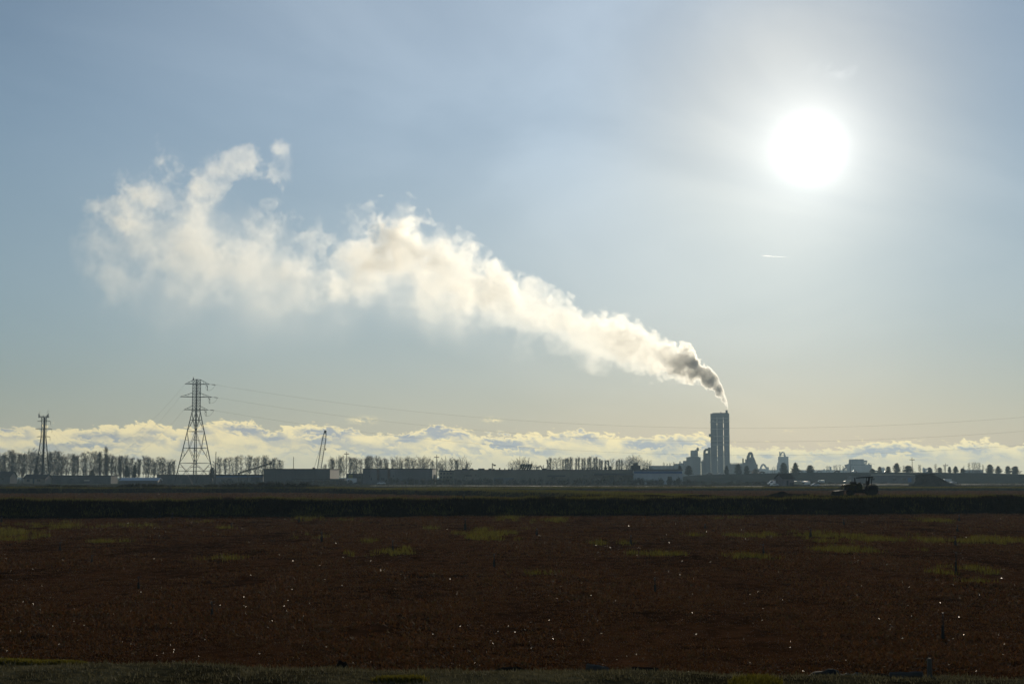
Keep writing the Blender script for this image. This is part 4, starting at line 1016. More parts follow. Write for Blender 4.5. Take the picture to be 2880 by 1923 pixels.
# right: commercial sheds before the embankment
T = building('roadside_shed', 'long grey green shed with pale sloping roof behind the earth heap', 'shed', 2421, 2592, 1337, 880, 14, M_GREYW, None, 0)
x0, x1 = gx(2466, 880), gx(2580, 880)
T.part('roof', MB().prism([(gx(2466, 880), at(0, 1336.4, 880).z), (gx(2582, 880), at(0, 1336.4, 880).z), (gx(2548, 880), at(0, 1332.6, 880).z), (gx(2467, 880), at(0, 1332.6, 880).z)], 879.6, 894.5), mat('faded_pale_roofing', (0.42, 0.39, 0.31), (0.34, 0.31, 0.26), .3, .95, spec=.0))
face(T, 'door', 2553, 2563, 1343, 1355, M_BLUE, .08, .2, None, 'blue door near the right end'); face(T, 'door', 2569, 2579, 1344, 1356, M_BEIGE)
for a, b in ((2537, 2548), (2512, 2521), (2448, 2460)): window(T, a, b, 1344, 1350)
T = building('roadside_shed', 'small pale shed directly behind the tractor canopy', 'shed', 2395, 2420.5, 1336, 870, 10, M_CONC, M_ROOFD, .3)
for u in (2400, 2408, 2415): face(T, 'panel_joint', u, u + .6, 1338, 1354, M_GREYW)
face(T, 'door', 2402, 2406, 1345, 1356, M_DOORD)

# crane behind the warehouse and the conveyor boom
CR = 905.0
cb = Vector((gx(893, CR), CR, 0))
T = Thing('crawler_crane', 'crawler crane with a lattice boom rising behind the dark warehouse', 'crane', cb)
T.part('crane_body', MB().box(cb.x - 3, cb.x + 2.2, CR - 1.5, CR + 1.5, 1.4, 3.6), M_DARKW, bevel=.1); T.part('cab', MB().box(cb.x + .6, cb.x + 2.4, CR - 2.4, CR - 1.4, 1.5, 3.6), M_DARKW, bevel=.1)
for s in (-1, 1): T.part('track', MB().box(cb.x - 3.2, cb.x + 3.2, CR + s * 2 - .5, CR + s * 2 + .5, 0, 1.2), M_DSTEEL, bevel=.25)
A = Vector((cb.x, CR, 2.4)); Z = at(915, 1212, CR); Z.y = CR; d = (Z - A).normalized(); sx = Vector((d.z, 0, -d.x))
mb = MB(); n = 24
def bw(f): return 1.15 * min(1.0, .35 + f * 6, .45 + (1 - f) * 3.2)
cor = lambda f: [A.lerp(Z, f) + sx * bw(f) * a_ + Vector((0, bw(f) * b_, 0)) for a_, b_ in ((-1, -1), (1, -1), (1, 1), (-1, 1))]
for k in range(n):
    P0, P1 = cor(k / n), cor((k + 1) / n)
    for j in range(4): mb.bar(P0[j], P1[j], .11, 4); mb.bar(P0[j], P1[(j + 1) % 4], .06, 3)
T.part('boom', mb, M_DSTEEL)
T.part('boom_head', MB().tube([Z - d * 1.3, Z + d * .5], .75, 6), M_DSTEEL)
T.part('pendant_rope', MB().bar(Z, cb + Vector((-2.6, .8, 8)), .05, 3).bar(Z, cb + Vector((-2.6, -.8, 8)), .05, 3).bar(cb + Vector((-2.6, 0, 8)), cb + Vector((-2.4, 0, 3.4)), .12, 4), M_DSTEEL)
hk = Z.lerp(A, .36) + Vector((1.9, 0, 0)); T.part('hook_rope', MB().bar(Z + Vector((.9, 0, 0)), hk, .04, 3), M_DSTEEL); T.part('hook_block', MB().box(hk.x - .3, hk.x + .3, CR - .3, CR + .3, hk.z - 1.1, hk.z), M_DSTEEL)
Yb = 790.0
a, b = at(677, 1333, Yb), at(773, 1303, Yb)
T = Thing('conveyor_boom', 'thin sloping conveyor boom against the bare trees left of the warehouse', 'conveyor', (a.x, Yb - 8, 0))
a.y = b.y = Yb - 8
mb = MB(); 
for dz in (0, .65): mb.bar(a + Vector((0, 0, dz)), b + Vector((0, 0, dz)), .16, 4)
for k in range(20):
    p_, q_ = a.lerp(b, k / 20), a.lerp(b, (k + 1) / 20); mb.bar(p_, q_ + Vector((0, 0, .65)), .07, 3)
T.part('boom_frame', mb, M_DSTEEL); T.part('support', MB().bar((a.x + .5, Yb - 8, -.2), a + Vector((.5, 0, .2)), .25).bar((a.x + 5, Yb - 8, -.2), a.lerp(b, .3), .2), M_DSTEEL)
T.part('belt', MB().bar(a + Vector((0, -.3, .4)), b + Vector((0, -.3, .4)), .14, 4), M_RUBBER)

def pole(u, vt, Y, label, arm=True, vb=None):
    x = gx(u, Y); z0 = hz(x, Y) if vb is None else at(u, vb, Y).z; zt = at(u, vt, Y).z
    T = Thing('utility_pole', label, 'utility pole', (x, Y, z0))
    T.part('pole', MB().tube([(x, Y, z0 - .4), (x, Y, zt)], [.24, .16], 8), M_WOOD)
    if arm:
        s = Y / 760
        T.part('cross_arm', MB().box(x - 1.3 * s, x + 1.3 * s, Y - .12, Y + .12, zt - 1.4 * s, zt - 1.1 * s), M_WOOD)
        for dx_ in (-1.1, -.5, .6, 1.1): T.part('insulator', MB().lathe((x + dx_ * s, Y, zt - 1.1 * s), [(.09, 0), (.12, .15), (.05, .3), (.01, .3)], 'z', 8), M_CERAM)
pole(1228, 1279, 780, 'tall utility pole over the pale yellowish block')
pole(974, 1270, 860, 'slender pole rising from the bare trees right of the crane')
pole(2392, 1294, 1010, 'tall pole standing left of the big box shaped plant', False, 1329)
pole(2566.5, 1286, 1010, 'tallest utility pole among the conifers on the right', True, 1329)
pole(2660, 1302, 1010, 'shorter utility pole above the earth heap between conifers', True, 1329)
pole(2600.5, 1318, 1010, 'short bare pole left of the heap between two conifers', False, 1329)
pole(2201, 1322, 660, 'thin pole standing just behind the pump house roof', False)
pole(1307, 1335, 745, 'short pole before the left windows of the long factory', False)
pole(825, 1284, 900, 'thin pole behind the flat roof of the crane warehouse', False)
pole(606, 1270, 690, 'thin mast beside the right legs of the pylon', False)

# ------------------------------------------------------------------ trees
def bare_tree(name, seed, h, spread, r0, style, twig=None):
    """trunk with limbs, and a crown of fine bare twigs; stands at the origin"""
    rg = random.Random(seed)
    trunk, crown = MB(), MB()
    wob = lambda s: Vector((rg.gauss(0, s), rg.gauss(0, s), 0))
    pts = [Vector((0, 0, -.3))]; n = 8
    for k in range(1, n + 1): pts.append(Vector((pts[-1].x, pts[-1].y, h * .94 * k / n)) + wob(h * .008))
    trunk.tube(pts, [r0 * (1 - .88 * k / n) for k in range(n + 1)], 6)
    def along(f):
        x = f * n; i = min(int(x), n - 1); return pts[i].lerp(pts[i + 1], x - i)
    nl = {'alder': 48, 'poplar': 54, 'round': 40, 'thin': 26}[style]
    for k in range(nl):
        lo = {'alder': .14 + .22 * ((seed * 37) % 10) / 10, 'poplar': .12, 'round': .22, 'thin': .25}[style]
        f = lo + (.98 - lo) * (k + rg.random()) / nl
        az_ = k * 2.4 + rg.uniform(-.5, .5)
        t = (f - lo) / (1 - lo)
        if style == 'poplar': L, up = spread * (.5 + .5 * math.sin(math.pi * min(1, .2 + t * .8))) * 1.6, 1.12
        elif style == 'round': L, up = spread * (math.sin(math.pi * (.18 + .62 * t)) ** .8) * 1.15, .75
        else: L, up = spread * (.45 + .75 * math.sin(math.pi * (.12 + .76 * t))), .9
        L *= rg.uniform(.7, 1.15)
        p = along(f); d0 = Vector((math.cos(az_) * math.cos(up), math.sin(az_) * math.cos(up), math.sin(up)))
        lp_ = [p]; q = p.copy(); d = d0.copy()
        for s in range(4):
            d = (d + Vector((rg.gauss(0, .12), rg.gauss(0, .12), .10 + rg.gauss(0, .08)))).normalized(); q = q + d * L / 4; lp_.append(q.copy())
        rl = r0 * .30 * (1 - .6 * f)
        trunk.tube(lp_, [rl, rl * .8, rl * .6, rl * .42, .025], 4, False)
        nt = 9 if style != 'thin' else 7
        for s in range(nt):
            g = rg.uniform(.15, 1.0) * 4; i = min(int(g), 3); b0 = lp_[i].lerp(lp_[i + 1], g - i)
            dd = (d0 * .45 + Vector((rg.gauss(0, .55), rg.gauss(0, .55), .35 + rg.gauss(0, .35)))).normalized()
            l1 = h * rg.uniform(.035, .075); b1 = b0 + dd * l1
            crown.tube([b0, b1], [.035, .022], 3, False)
            for s2 in range(3):
                d2 = (dd + Vector((rg.gauss(0, .5), rg.gauss(0, .5), .2 + rg.gauss(0, .3)))).normalized()
                b2 = b0.lerp(b1, rg.uniform(.3, 1.0)); crown.tube([b2, b2 + d2 * l1 * rg.uniform(.5, 1.0)], [.026, .014], 3, False)
    root = bpy.data.objects.new(name, None); COL.objects.link(root); root.empty_display_size = .3
    trunk.build('trunk', M_BARK, (0, 0, 0), root); crown.build('crown', twig or M_TWIG, (0, 0, 0), root)
    return root
PROTO = {'alder': [bare_tree('bare_tree', 11 + k, 16.0, (3.2, 2.2, 2.7, 1.8, 3.6, 2.4)[k], .24, 'alder') for k in range(6)],
         'poplar': [bare_tree('bare_poplar', 31 + k, 16.0, 1.25 + .2 * k, .22, 'poplar') for k in range(3)],
         'round': [bare_tree('bare_tree', 51 + k, 13.0, 4.6 + .4 * k, .26, 'round') for k in range(3)],
         'thin': [bare_tree('bare_tree', 71 + k, 14.0, 2.2, .17, 'thin') for k in range(2)],
         'russet': [bare_tree('bare_poplar', 91, 22.0, 2.3, .35, 'poplar', M_TWIGB)]}
USED = set()
def plant(style, u, vt, Y, label, group, widen=1.0, base=None):
    ps = PROTO[style]; k = random.randrange(len(ps)); p_ = ps[k]
    o = p_ if p_.name not in USED else copy_tree(p_)
    USED.add(p_.name); USED.add(o.name)
    x = gx(u, Y); z0 = hz(x, Y) if base is None else base
    hh = {'alder': 16.0, 'poplar': 16.0, 'round': 13.0, 'thin': 14.0, 'russet': 22.0}[style]
    s = (at(u, vt, Y).z - z0) / hh
    o.location = (x, Y, z0); o.rotation_euler = (0, 0, random.uniform(0, math.tau)); o.scale = (s * widen, s * widen, s)
    tag(o, label, 'tree', group)
def row(us, tops, Y, style, label, group, jy=18, widen=(.85, 1.15), jt=3.0):
    for u in us:
        st_ = style if isinstance(style, str) else random.choice(style)
        plant(st_, u, float(np.interp(u, [t[0] for t in tops], [t[1] for t in tops])) + random.uniform(-jt, jt), Y + random.uniform(-jy, jy), label, group, random.uniform(*widen))
def spread_us(u0, u1, step, jit=.35):
    out = []; u = u0
    while u < u1: out.append(u + random.uniform(-jit, jit) * step); u += step
    return out
gA = 'bare trees of the long row at the left'; lA = 'bare grey tree in the long row at the left, between left edge and pylon'
row([u for u in spread_us(-70, 492, 7.6, .5) if not (219 < u < 229 or 252 < u < 259)], [(-70, 1283), (0, 1278), (40, 1275), (90, 1274), (140, 1277), (190, 1277), (240, 1276), (300, 1284), (380, 1291), (440, 1294), (492, 1300)], 960, ['alder', 'alder', 'alder', 'thin'], lA, gA, 30, (.75, 1.5), 9)
row(spread_us(-60, 492, 13, .6), [(-70, 1312), (492, 1318)], 945, 'thin', 'small bare sapling among the trunks of the long left row', 'saplings of the left tree row', 15, (1.0, 1.7), 8)
gB = 'bare trees between pylon and crane warehouse'; lB = 'bare tree in the short row between the pylon and the crane warehouse'
row([604, 616, 633, 645, 655, 664, 676, 690, 702, 718, 727, 738, 748, 760, 771, 783, 792], [(600, 1297), (660, 1284), (700, 1285), (740, 1288), (792, 1295)], 940, ['alder', 'alder', 'thin'], lB, gB, 20, (.8, 1.5), 5)
gC = 'bare trees in the gap between the dark warehouses'; lC = 'bare tree over the gap and roof between the two dark warehouses'
row(spread_us(915, 1094, 11.0), [(910, 1304), (930, 1296), (950, 1288), (980, 1290), (1020, 1286), (1060, 1286), (1094, 1298)], 900, ['alder', 'alder', 'round'], lC, gC, 30, (.85, 1.4), 6)
gD = 'bare trees behind the panelled warehouse and pale block'; lD = 'bare tree rising behind the panelled warehouse and the pale yellowish block'
row(spread_us(1100, 1328, 10.5), [(1100, 1297), (1150, 1292), (1195, 1294), (1230, 1306), (1275, 1293), (1300, 1300), (1328, 1311)], 900, ['round', 'alder', 'round'], lD, gD, 25, (.8, 1.1), 5)
gE = 'bare spreading trees over the middle of the long factory roof'; lE = 'bare spreading tree over the middle of the long factory roof'
row([1438, 1452, 1464, 1478, 1492, 1503], [(1436, 1304), (1460, 1296), (1480, 1298), (1503, 1310)], 930, 'round', lE, gE, 15, (.8, 1.1), 2)
gF = 'bare poplars over the right half of the long factory'; lF = 'slim bare poplar over the right half of the long factory roof'
row([1541, 1548, 1556, 1566, 1574, 1583, 1590, 1597, 1604, 1611, 1620, 1629, 1638, 1645, 1654, 1661, 1670, 1678, 1686, 1694, 1702, 1712, 1722, 1733, 1741, 1748], [(1540, 1292), (1560, 1287), (1580, 1291), (1630, 1287), (1680, 1287), (1710, 1295), (1748, 1294)], 1060, ['poplar', 'poplar', 'poplar', 'thin'], lF, gF, 15, (.75, 1.1), 4)
gG = 'bare broad trees left of the cement works'; lG = 'broad bare tree between the poplars and the cement works'
row([1760, 1772, 1783, 1796, 1812, 1824], [(1760, 1297), (1783, 1290), (1810, 1298), (1826, 1306)], 1000, 'round', lG, gG, 15, (.9, 1.25), 2)
gH = 'thin bare trees among the conifers on the right'; lH = 'thin bare tree among the dark conifers on the right'
row([2541, 2584, 2590, 2632, 2656, 2712, 2737, 2743, 2749, 2755, 2764, 2727], [(2540, 1310), (2588, 1307), (2632, 1307), (2712, 1310), (2737, 1300), (2755, 1302), (2768, 1310)], 1150, 'thin', lH, gH, 10, (.6, .9), 2)
gI = 'faint bare trees far behind the pale sheds'; lI = 'faint bare tree far behind the pale sheds between pump house and plant'
row([2326, 2333, 2348, 2355, 2362, 2373, 2380, 2172, 2179], [(2170, 1315), (2330, 1311), (2360, 1309), (2382, 1312)], 1900, 'thin', lI, gI, 10, (.7, 1.0), 2)
row([1866, 1876, 1884, 1894], [(1866, 1303), (1894, 1302)], 1900, 'thin', 'faint thin bare tree behind the low hall left of the silo house', 'faint bare trees by the low hall', 10, (.6, .9), 2)
plant('russet', 299, 1258, 905, 'tallest brownish columnar poplar standing clear above the left tree row', None, .95)
plant('poplar', 281, 1271, 907, 'slender poplar touching the left side of the tall brownish poplar', None, .9)
for st_ in PROTO:
    for o in PROTO[st_]:
        if o.name not in USED:
            for ch in list(o.children): bpy.data.objects.remove(ch)
            bpy.data.objects.remove(o)

def conifer(seed, h, w_, shape):
    """dark evergreen: short trunk and a crown of many needle sprays in uneven tiers"""
    rg = random.Random(seed); trunk, crown = MB(), MB()
    trunk.tube([(0, 0, -.3), (0, 0, h * .5), (0, 0, h * .9)], [.30, .2, .06], 7)
    arms = []
    nb = 60
    for k in range(nb):
        f = .03 + .95 * (k / nb); az_ = k * 2.4 + rg.uniform(-.4, .4)
        prof = (1 - f) ** (.75 if shape == 'cone' else .5) * (.55 + .45 * min(1, f * 4))
        if shape == 'round': prof = (1 - f) ** .5 * (.72 + .28 * min(1, f * 5)) * (1.0 if int(k / 7) % 2 else .82)
        L = w_ / 2 * prof * rg.uniform(.65, 1.2); a0 = Vector((0, 0, h * f)); d = Vector((math.cos(az_), math.sin(az_), rg.uniform(.05, .5)))
        a1 = a0 + d.normalized() * L; arms.append((a0, a1)); trunk.tube([a0, a1], [.07, .02], 3, False)
    for a0, a1 in arms:
        ln = (a1 - a0).length
        for s in range(int(26 + ln * 26)):
            c = a0.lerp(a1, rg.uniform(.25, 1.05)) + Vector((rg.gauss(0, .22), rg.gauss(0, .22), rg.gauss(0, .20)))
            sz = rg.uniform(.3, .62); e1 = Vector((rg.gauss(0, 1), rg.gauss(0, 1), rg.gauss(0, .8))).normalized(); e2 = e1.orthogonal().normalized()
            crown.add([c - e1 * sz * .5 - e2 * sz * .2, c - e1 * sz * .5 + e2 * sz * .2, c + e1 * sz * .6], [(0, 1, 2)])
    root = bpy.data.objects.new('conifer_tree', None); COL.objects.link(root); root.empty_display_size = .3
    trunk.build('trunk', M_BARK, (0, 0, 0), root); crown.build('crown', M_NEEDLE, (0, 0, 0), root)
    return root
CON = {'cone': [conifer(k, 8.0, 5.0, 'cone') for k in range(2)], 'round': [conifer(10 + k, 8.0, 5.6, 'round') for k in range(3)]}
CUSED = set()
def put_conifer(shape, u0, u1, vt, vb, Y, label):
    p_ = CON[shape][int(u0) % len(CON[shape])]
    o = p_ if p_.name not in CUSED else copy_tree(p_); CUSED.add(p_.name); CUSED.add(o.name)
    u = (u0 + u1) / 2; a = at(u, vb, Y); s = (at(u, vt, Y).z - a.z) / 8.0; wd = (u1 - u0) / 4000 * Y
    o.location = (a.x, Y, a.z); o.scale = (wd / 4.5, wd / 4.5, s); o.rotation_euler = (0, 0, u0)
    tag(o, label, 'tree', 'dark conifers')
CONS = [('cone', 346, 368, 1309, 1342, 800, 'dark conifer just above the left half of the pale blue shed roof'), ('cone', 371, 386, 1306, 1342, 800, 'slim dark conifer touching the right of the one above the pale blue roof'),
        ('round', 585, 607, 1314, 1345, 760, 'dark round evergreen at the right foot of the pylon'), ('round', 250, 266, 1322, 1340, 830, 'small dark evergreen over the roof of the long left barn'),
        ('cone', 92, 110, 1316, 1337, 830, 'small dark evergreen behind the house below the antenna mast'),
        ('round', 1905, 1919, 1308, 1332, 900, 'small dark evergreen at the right end of the white warehouse'), ('round', 1925, 1948, 1309, 1336, 900, 'dark evergreen in front of the stepped silo house'),
        ('cone', 2035, 2053, 1309, 1334, 1010, 'conical dark evergreen before the cement tower right side'), ('round', 2065, 2088, 1304, 1334, 1010, 'tall dark evergreen just right of the cement tower'),
        ('round', 2090, 2110, 1309, 1334, 1010, 'rounded dark evergreen before the chimney of the cone house'), ('round', 2112, 2139, 1318, 1333, 1010, 'low wide dark evergreen before the cone shaped plant house'),
        ('round', 2192, 2217, 1301, 1333, 1005, 'dark evergreen covering the foot of the far pale tower'), ('cone', 2223, 2252, 1301, 1337, 1000, 'ragged wide evergreen above the pump house roof right end'),
        ('round', 2265, 2293, 1308, 1330, 1012, 'dome shaped evergreen standing alone right of the pump house'), ('round', 2444, 2463, 1317, 1329, 1012, 'low bushy evergreen under the box shaped plant right side'),
        ('round', 2467, 2481, 1312, 1329, 1012, 'small evergreen before the left cluster of faint silos'), ('round', 2489, 2508, 1311, 1329, 1012, 'round evergreen left of the tall one above the pale shed roof'),
        ('round', 2511, 2534, 1302, 1329, 1012, 'tall full evergreen above the pale roof of the roadside shed'), ('round', 2540, 2570, 1309, 1329, 1012, 'broad evergreen at the foot of the tallest utility pole'),
        ('round', 2607, 2623, 1314, 1329, 1012, 'small evergreen above the top of the earth heap'), ('round', 2633, 2653, 1314, 1329, 1012, 'squat evergreen left of the shorter utility pole'),
        ('round', 2664, 2677, 1312, 1329, 1012, 'narrow evergreen right of the shorter utility pole'), ('cone', 2678, 2698, 1311, 1329, 1012, 'pointed evergreen above the right slope of the earth heap'),
        ('round', 2699, 2716, 1316, 1329, 1012, 'low evergreen left of the faint box building'), ('round', 2772, 2797, 1306, 1331, 1012, 'tall evergreen right of the faint box building'),
        ('cone', 2796, 2820, 1310, 1331, 1012, 'pointed evergreen second from the tall one near the right edge'), ('round', 2825, 2845, 1310, 1332, 1012, 'left one of the last two joined evergreens at the right edge'),
        ('round', 2842, 2869, 1311, 1333, 1012, 'last wide evergreen at the right edge')]
for a in CONS: put_conifer(*a)
for st_ in CON:
    for o in CON[st_]:
        if o.name not in CUSED:
            for ch in list(o.children): bpy.data.objects.remove(ch)
            bpy.data.objects.remove(o)

# bushes: brambles on the far left bank, and the scrub before the factories
def bush(name, seed, m, nleaf=520):
    rg = random.Random(seed); stems, leaves = MB(), MB()
    for k in range(16):
        a = rg.uniform(0, math.tau); r = rg.uniform(.1, .95); p_ = Vector((math.cos(a) * r, math.sin(a) * r * .6, .9 * (1 - r * r * .55) * rg.uniform(.7, 1.1)))
        stems.tube([(p_.x * .2, p_.y * .2, -.1), (p_.x * .7, p_.y * .7, p_.z * .6), p_], [.03, .02, .01], 3, False)
        for j in range(nleaf // 16):
            f = rg.uniform(.3, 1.05); c = p_ * f + Vector((rg.gauss(0, .14), rg.gauss(0, .14), rg.gauss(0, .12))); c.z = max(c.z, .02)
            s = rg.uniform(.06, .15); e1 = Vector((rg.gauss(0, 1), rg.gauss(0, 1), rg.gauss(0, 1))).normalized(); e2 = e1.orthogonal().normalized()
            leaves.add([c - e1 * s - e2 * s * .5, c - e1 * s + e2 * s * .5, c + e1 * s], [(0, 1, 2)])
    root = bpy.data.objects.new(name, None); COL.objects.link(root); root.empty_display_size = .3
    stems.build('stem', M_BARK, (0, 0, 0), root); leaves.build('foliage', m, (0, 0, 0), root)
    return root
BB = [bush('bramble_bush', 200 + k, M_BRAMBLE) for k in range(3)]
BS = [bush('scrub_bush', 230 + k, M_BRAMBLE) for k in range(3)]
bused = set()
def put_bush(ps, u, vt, Y, wpx, label, group, base=None):
    p_ = random.choice(ps); o = p_ if p_.name not in bused else copy_tree(p_); bused.add(p_.name); bused.add(o.name)
    x = gx(u, Y); z0 = hz(x, Y) if base is None else base
    o.location = (x, Y, z0 - .05); s = wpx / 4000 * Y / 2
    o.scale = (s, s * .8, max(.4, at(u, vt, Y).z - z0) / .95); o.rotation_euler = (0, 0, random.choice((0, math.pi)) + random.uniform(-.3, .3))
    tag(o, label, 'bush', group)
for u in spread_us(-20, 905, 17, .3):
    vt = float(np.interp(u, [-20, 120, 150, 300, 380, 480, 520, 620, 700, 760, 860, 905], [1366, 1366, 1362, 1368, 1357, 1364, 1366, 1360, 1357, 1356, 1356, 1367])) + random.uniform(-1, 1)
    Yd = float(np.interp(gx(u, 348), [p[0] for p in DIKE2[:3]], [p[1] for p in DIKE2[:3]])) + 2
    put_bush(BB, u, vt, Yd, random.uniform(26, 40), 'dark bramble bush on the far bank below the pylon and warehouses', 'bramble bushes along the far left bank')
for u in spread_us(600, 1010, 15, .4): put_bush(BS, u, 1350 + random.uniform(-2, 4), 735, random.uniform(18, 30), 'dark scrub bush before the crane warehouse', 'scrub bushes before the crane warehouse')
for u in spread_us(1085, 1935, 11, .4):
    put_bush(BS, u, 1346 + random.uniform(-3, 5), 742 + random.uniform(-8, 8), random.uniform(16, 26), 'dark scrub bush in the hedge line before the long factory', 'scrub bushes before the long factory')
for u in spread_us(1940, 2400, 15, .4): put_bush(BS, u, 1353 + random.uniform(-3, 3), 770 + random.uniform(-10, 10), random.uniform(18, 30), 'dark scrub bush along the foot of the embankment', 'scrub bushes along the embankment foot')
for u in spread_us(2400, 2900, 20, .4): put_bush(BS, u, 1357.5 + random.uniform(-1.5, 1.5), 770 + random.uniform(-10, 10), random.uniform(24, 36), 'low dark scrub bush before the sheds and embankment at the right', 'low scrub bushes at the right')
# ------------------------------------------------------------------ vehicles
def vehicle(name, kind, paint):
    """about its own origin, nose towards -x, wheels on the ground"""
    T = Thing(name, None, None, (0, 0, 0))
    L, Wd = {'car': (4.4, .88), 'van': (5.4, .98), 'truck': (7.0, 1.15)}[kind]
    h = L / 2
    if kind == 'car':
        prof = [(-h, .35), (-h, .72), (-h + .9, .95), (-h + 1.5, 1.40), (-h + 1.9, 1.46), (h - 1.4, 1.45), (h - .5, 1.02), (h, .95), (h, .35)]
        win = [(-h + 1.1, .97), (-h + 1.62, 1.36), (h - 1.45, 1.38), (h - .8, 1.0)]
    elif kind == 'van':
        prof = [(-h, .4), (-h, .95), (-h + .7, 1.15), (-h + 1.5, 2.0), (-h + 1.9, 2.12), (h - .1, 2.12), (h, 2.0), (h, .4)]
        win = [(-h + .95, 1.2), (-h + 1.5, 1.85), (-h + 2.3, 1.88), (-h + 2.3, 1.2)]
    else:
        prof = [(-h, .5), (-h, 1.3), (-h + .3, 2.4), (-h + 1.8, 2.5), (-h + 1.8, 1.0), (-h + 2.0, 1.0), (-h + 2.0, 3.1), (h, 3.1), (h, .9), (-h + 1.6, .5)]
        win = [(-h + .15, 1.45), (-h + .35, 2.25), (-h + 1.3, 2.3), (-h + 1.3, 1.45)]
    T.part('body', MB().prism(prof, -Wd, Wd), paint, bevel=.10, smooth=False)
    for s in (-1, 1):
        T.part('window', MB().prism(win, s * Wd - .01 * (s < 0) * 2 if s < 0 else Wd - .0, s * Wd + (.02 if s > 0 else .0)), M_GLASS)
    for x in (-h + .85, h - .9):
        for s in (-1, 1):
            r = .33 if kind != 'truck' else .46
            w_ = T.part('wheel', MB().lathe((x, s * (Wd - .1), r), [(.01, -.1), (r, -.1), (r, .1), (.01, .1)], 'y', 16), M_RUBBER)
            T.part('rim', MB().lathe((x, s * (Wd - .1), r), [(.01, -.115), (r * .6, -.115), (r * .6, .115), (.01, .115)], 'y', 12), M_STEEL, w_)
    for s in (-1, 1): T.part('headlight', MB().box(-h - .02, -h + .12, s * Wd * .7 - .15, s * Wd * .7 + .15, .62, .78), M_GLASS)
    return T.o
VEH = {('car', 0): vehicle('car', 'car', M_WHITEP), ('car', 1): vehicle('car', 'car', M_DARKP), ('van', 0): vehicle('van', 'van', M_WHITEP), ('truck', 0): vehicle('truck', 'truck', M_WHITEP), ('truck', 1): vehicle('truck', 'truck', M_TANP)}
vused = set()
def drive(kind, c, u, Y, rz, label, z=None, s=1.0, group=None):
    p_ = VEH[(kind, c)]; o = p_ if p_.name not in vused else copy_tree(p_); vused.add(p_.name); vused.add(o.name)
    x = gx(u, Y); o.location = (x, Y, hz(x, Y) if z is None else z); o.rotation_euler = (0, 0, rz); o.scale = (s, s, s)
    tag(o, label, kind, group)
et = lambda u: emb_top(u).z + .05
for c, u, rz, lab in ((1, 2143, 0, 'dark car on the embankment under the cone shaped plant house'), (0, 2030, math.pi, 'pale car on the embankment before the cement tower foot'), (0, 2250, .1, 'pale car on the embankment behind the ragged evergreen by the pump house'),
                      (0, 2304, math.pi, 'glinting pale car on the embankment right of the dome shaped evergreen'), (1, 2354, 0, 'dark car on the embankment left of the tall plant pole'), (0, 2404, 0, 'glinting pale car under the box shaped plant on the embankment'),
                      (0, 2463, math.pi, 'glinting pale car beside the low bushy evergreen on the embankment'), (1, 2496, 0, 'dark car before the round evergreen over the shed roof'), (0, 2614, math.pi, 'glinting pale car right above the earth heap on the embankment'), (1, 1995, 0, 'dark car low on the embankment left of the cement tower')):
    drive('car', c, u, 1016.0, rz, lab, et(u), group='cars on the embankment')
drive('van', 0, 2174, 690, 0, 'white van parked behind the left wall of the pump house')
drive('truck', 1, 2247, 640, math.pi, 'tan box truck parked just right of the pump house', s=.62)
drive('van', 0, 2263, 645, .4, 'white van parked beside the tan truck right of the pump house', s=.9)
drive('car', 0, 2292, 605, 0, 'low white car alone on the flat right of the pump house', s=.85)
drive('van', 0, 2308, 900, 0, 'pale van at the embankment foot right of the dome shaped evergreen', s=.9)
drive('car', 0, 2177, 600, 0, 'low white car in front of the pump house left corner', s=.85)
drive('truck', 0, 2660, 830, 0, 'white box truck half hidden behind the right slope of the earth heap', s=.85)
drive('car', 0, 2680, 820, .3, 'white car right of the box truck behind the earth heap', s=.9)
drive('car', 1, 1127, 735, 0, 'dark car parked before the panelled warehouse')
drive('truck', 0, 986, 745, .9, 'white truck cab between the two dark warehouses')
drive('car', 0, 1073, 738, 0, 'pale car before the pale panels of the warehouse')
drive('car', 1, 2240, 880, 0, 'dark car beneath the wide evergreen at the embankment foot')
drive('van', 0, 1924, 750, 0, 'pale van at the right end of the white warehouse', s=.8)
drive('truck', 1, 2383, 850, 0, 'pale flatbed truck standing left of the shed behind the tractor', s=.6)

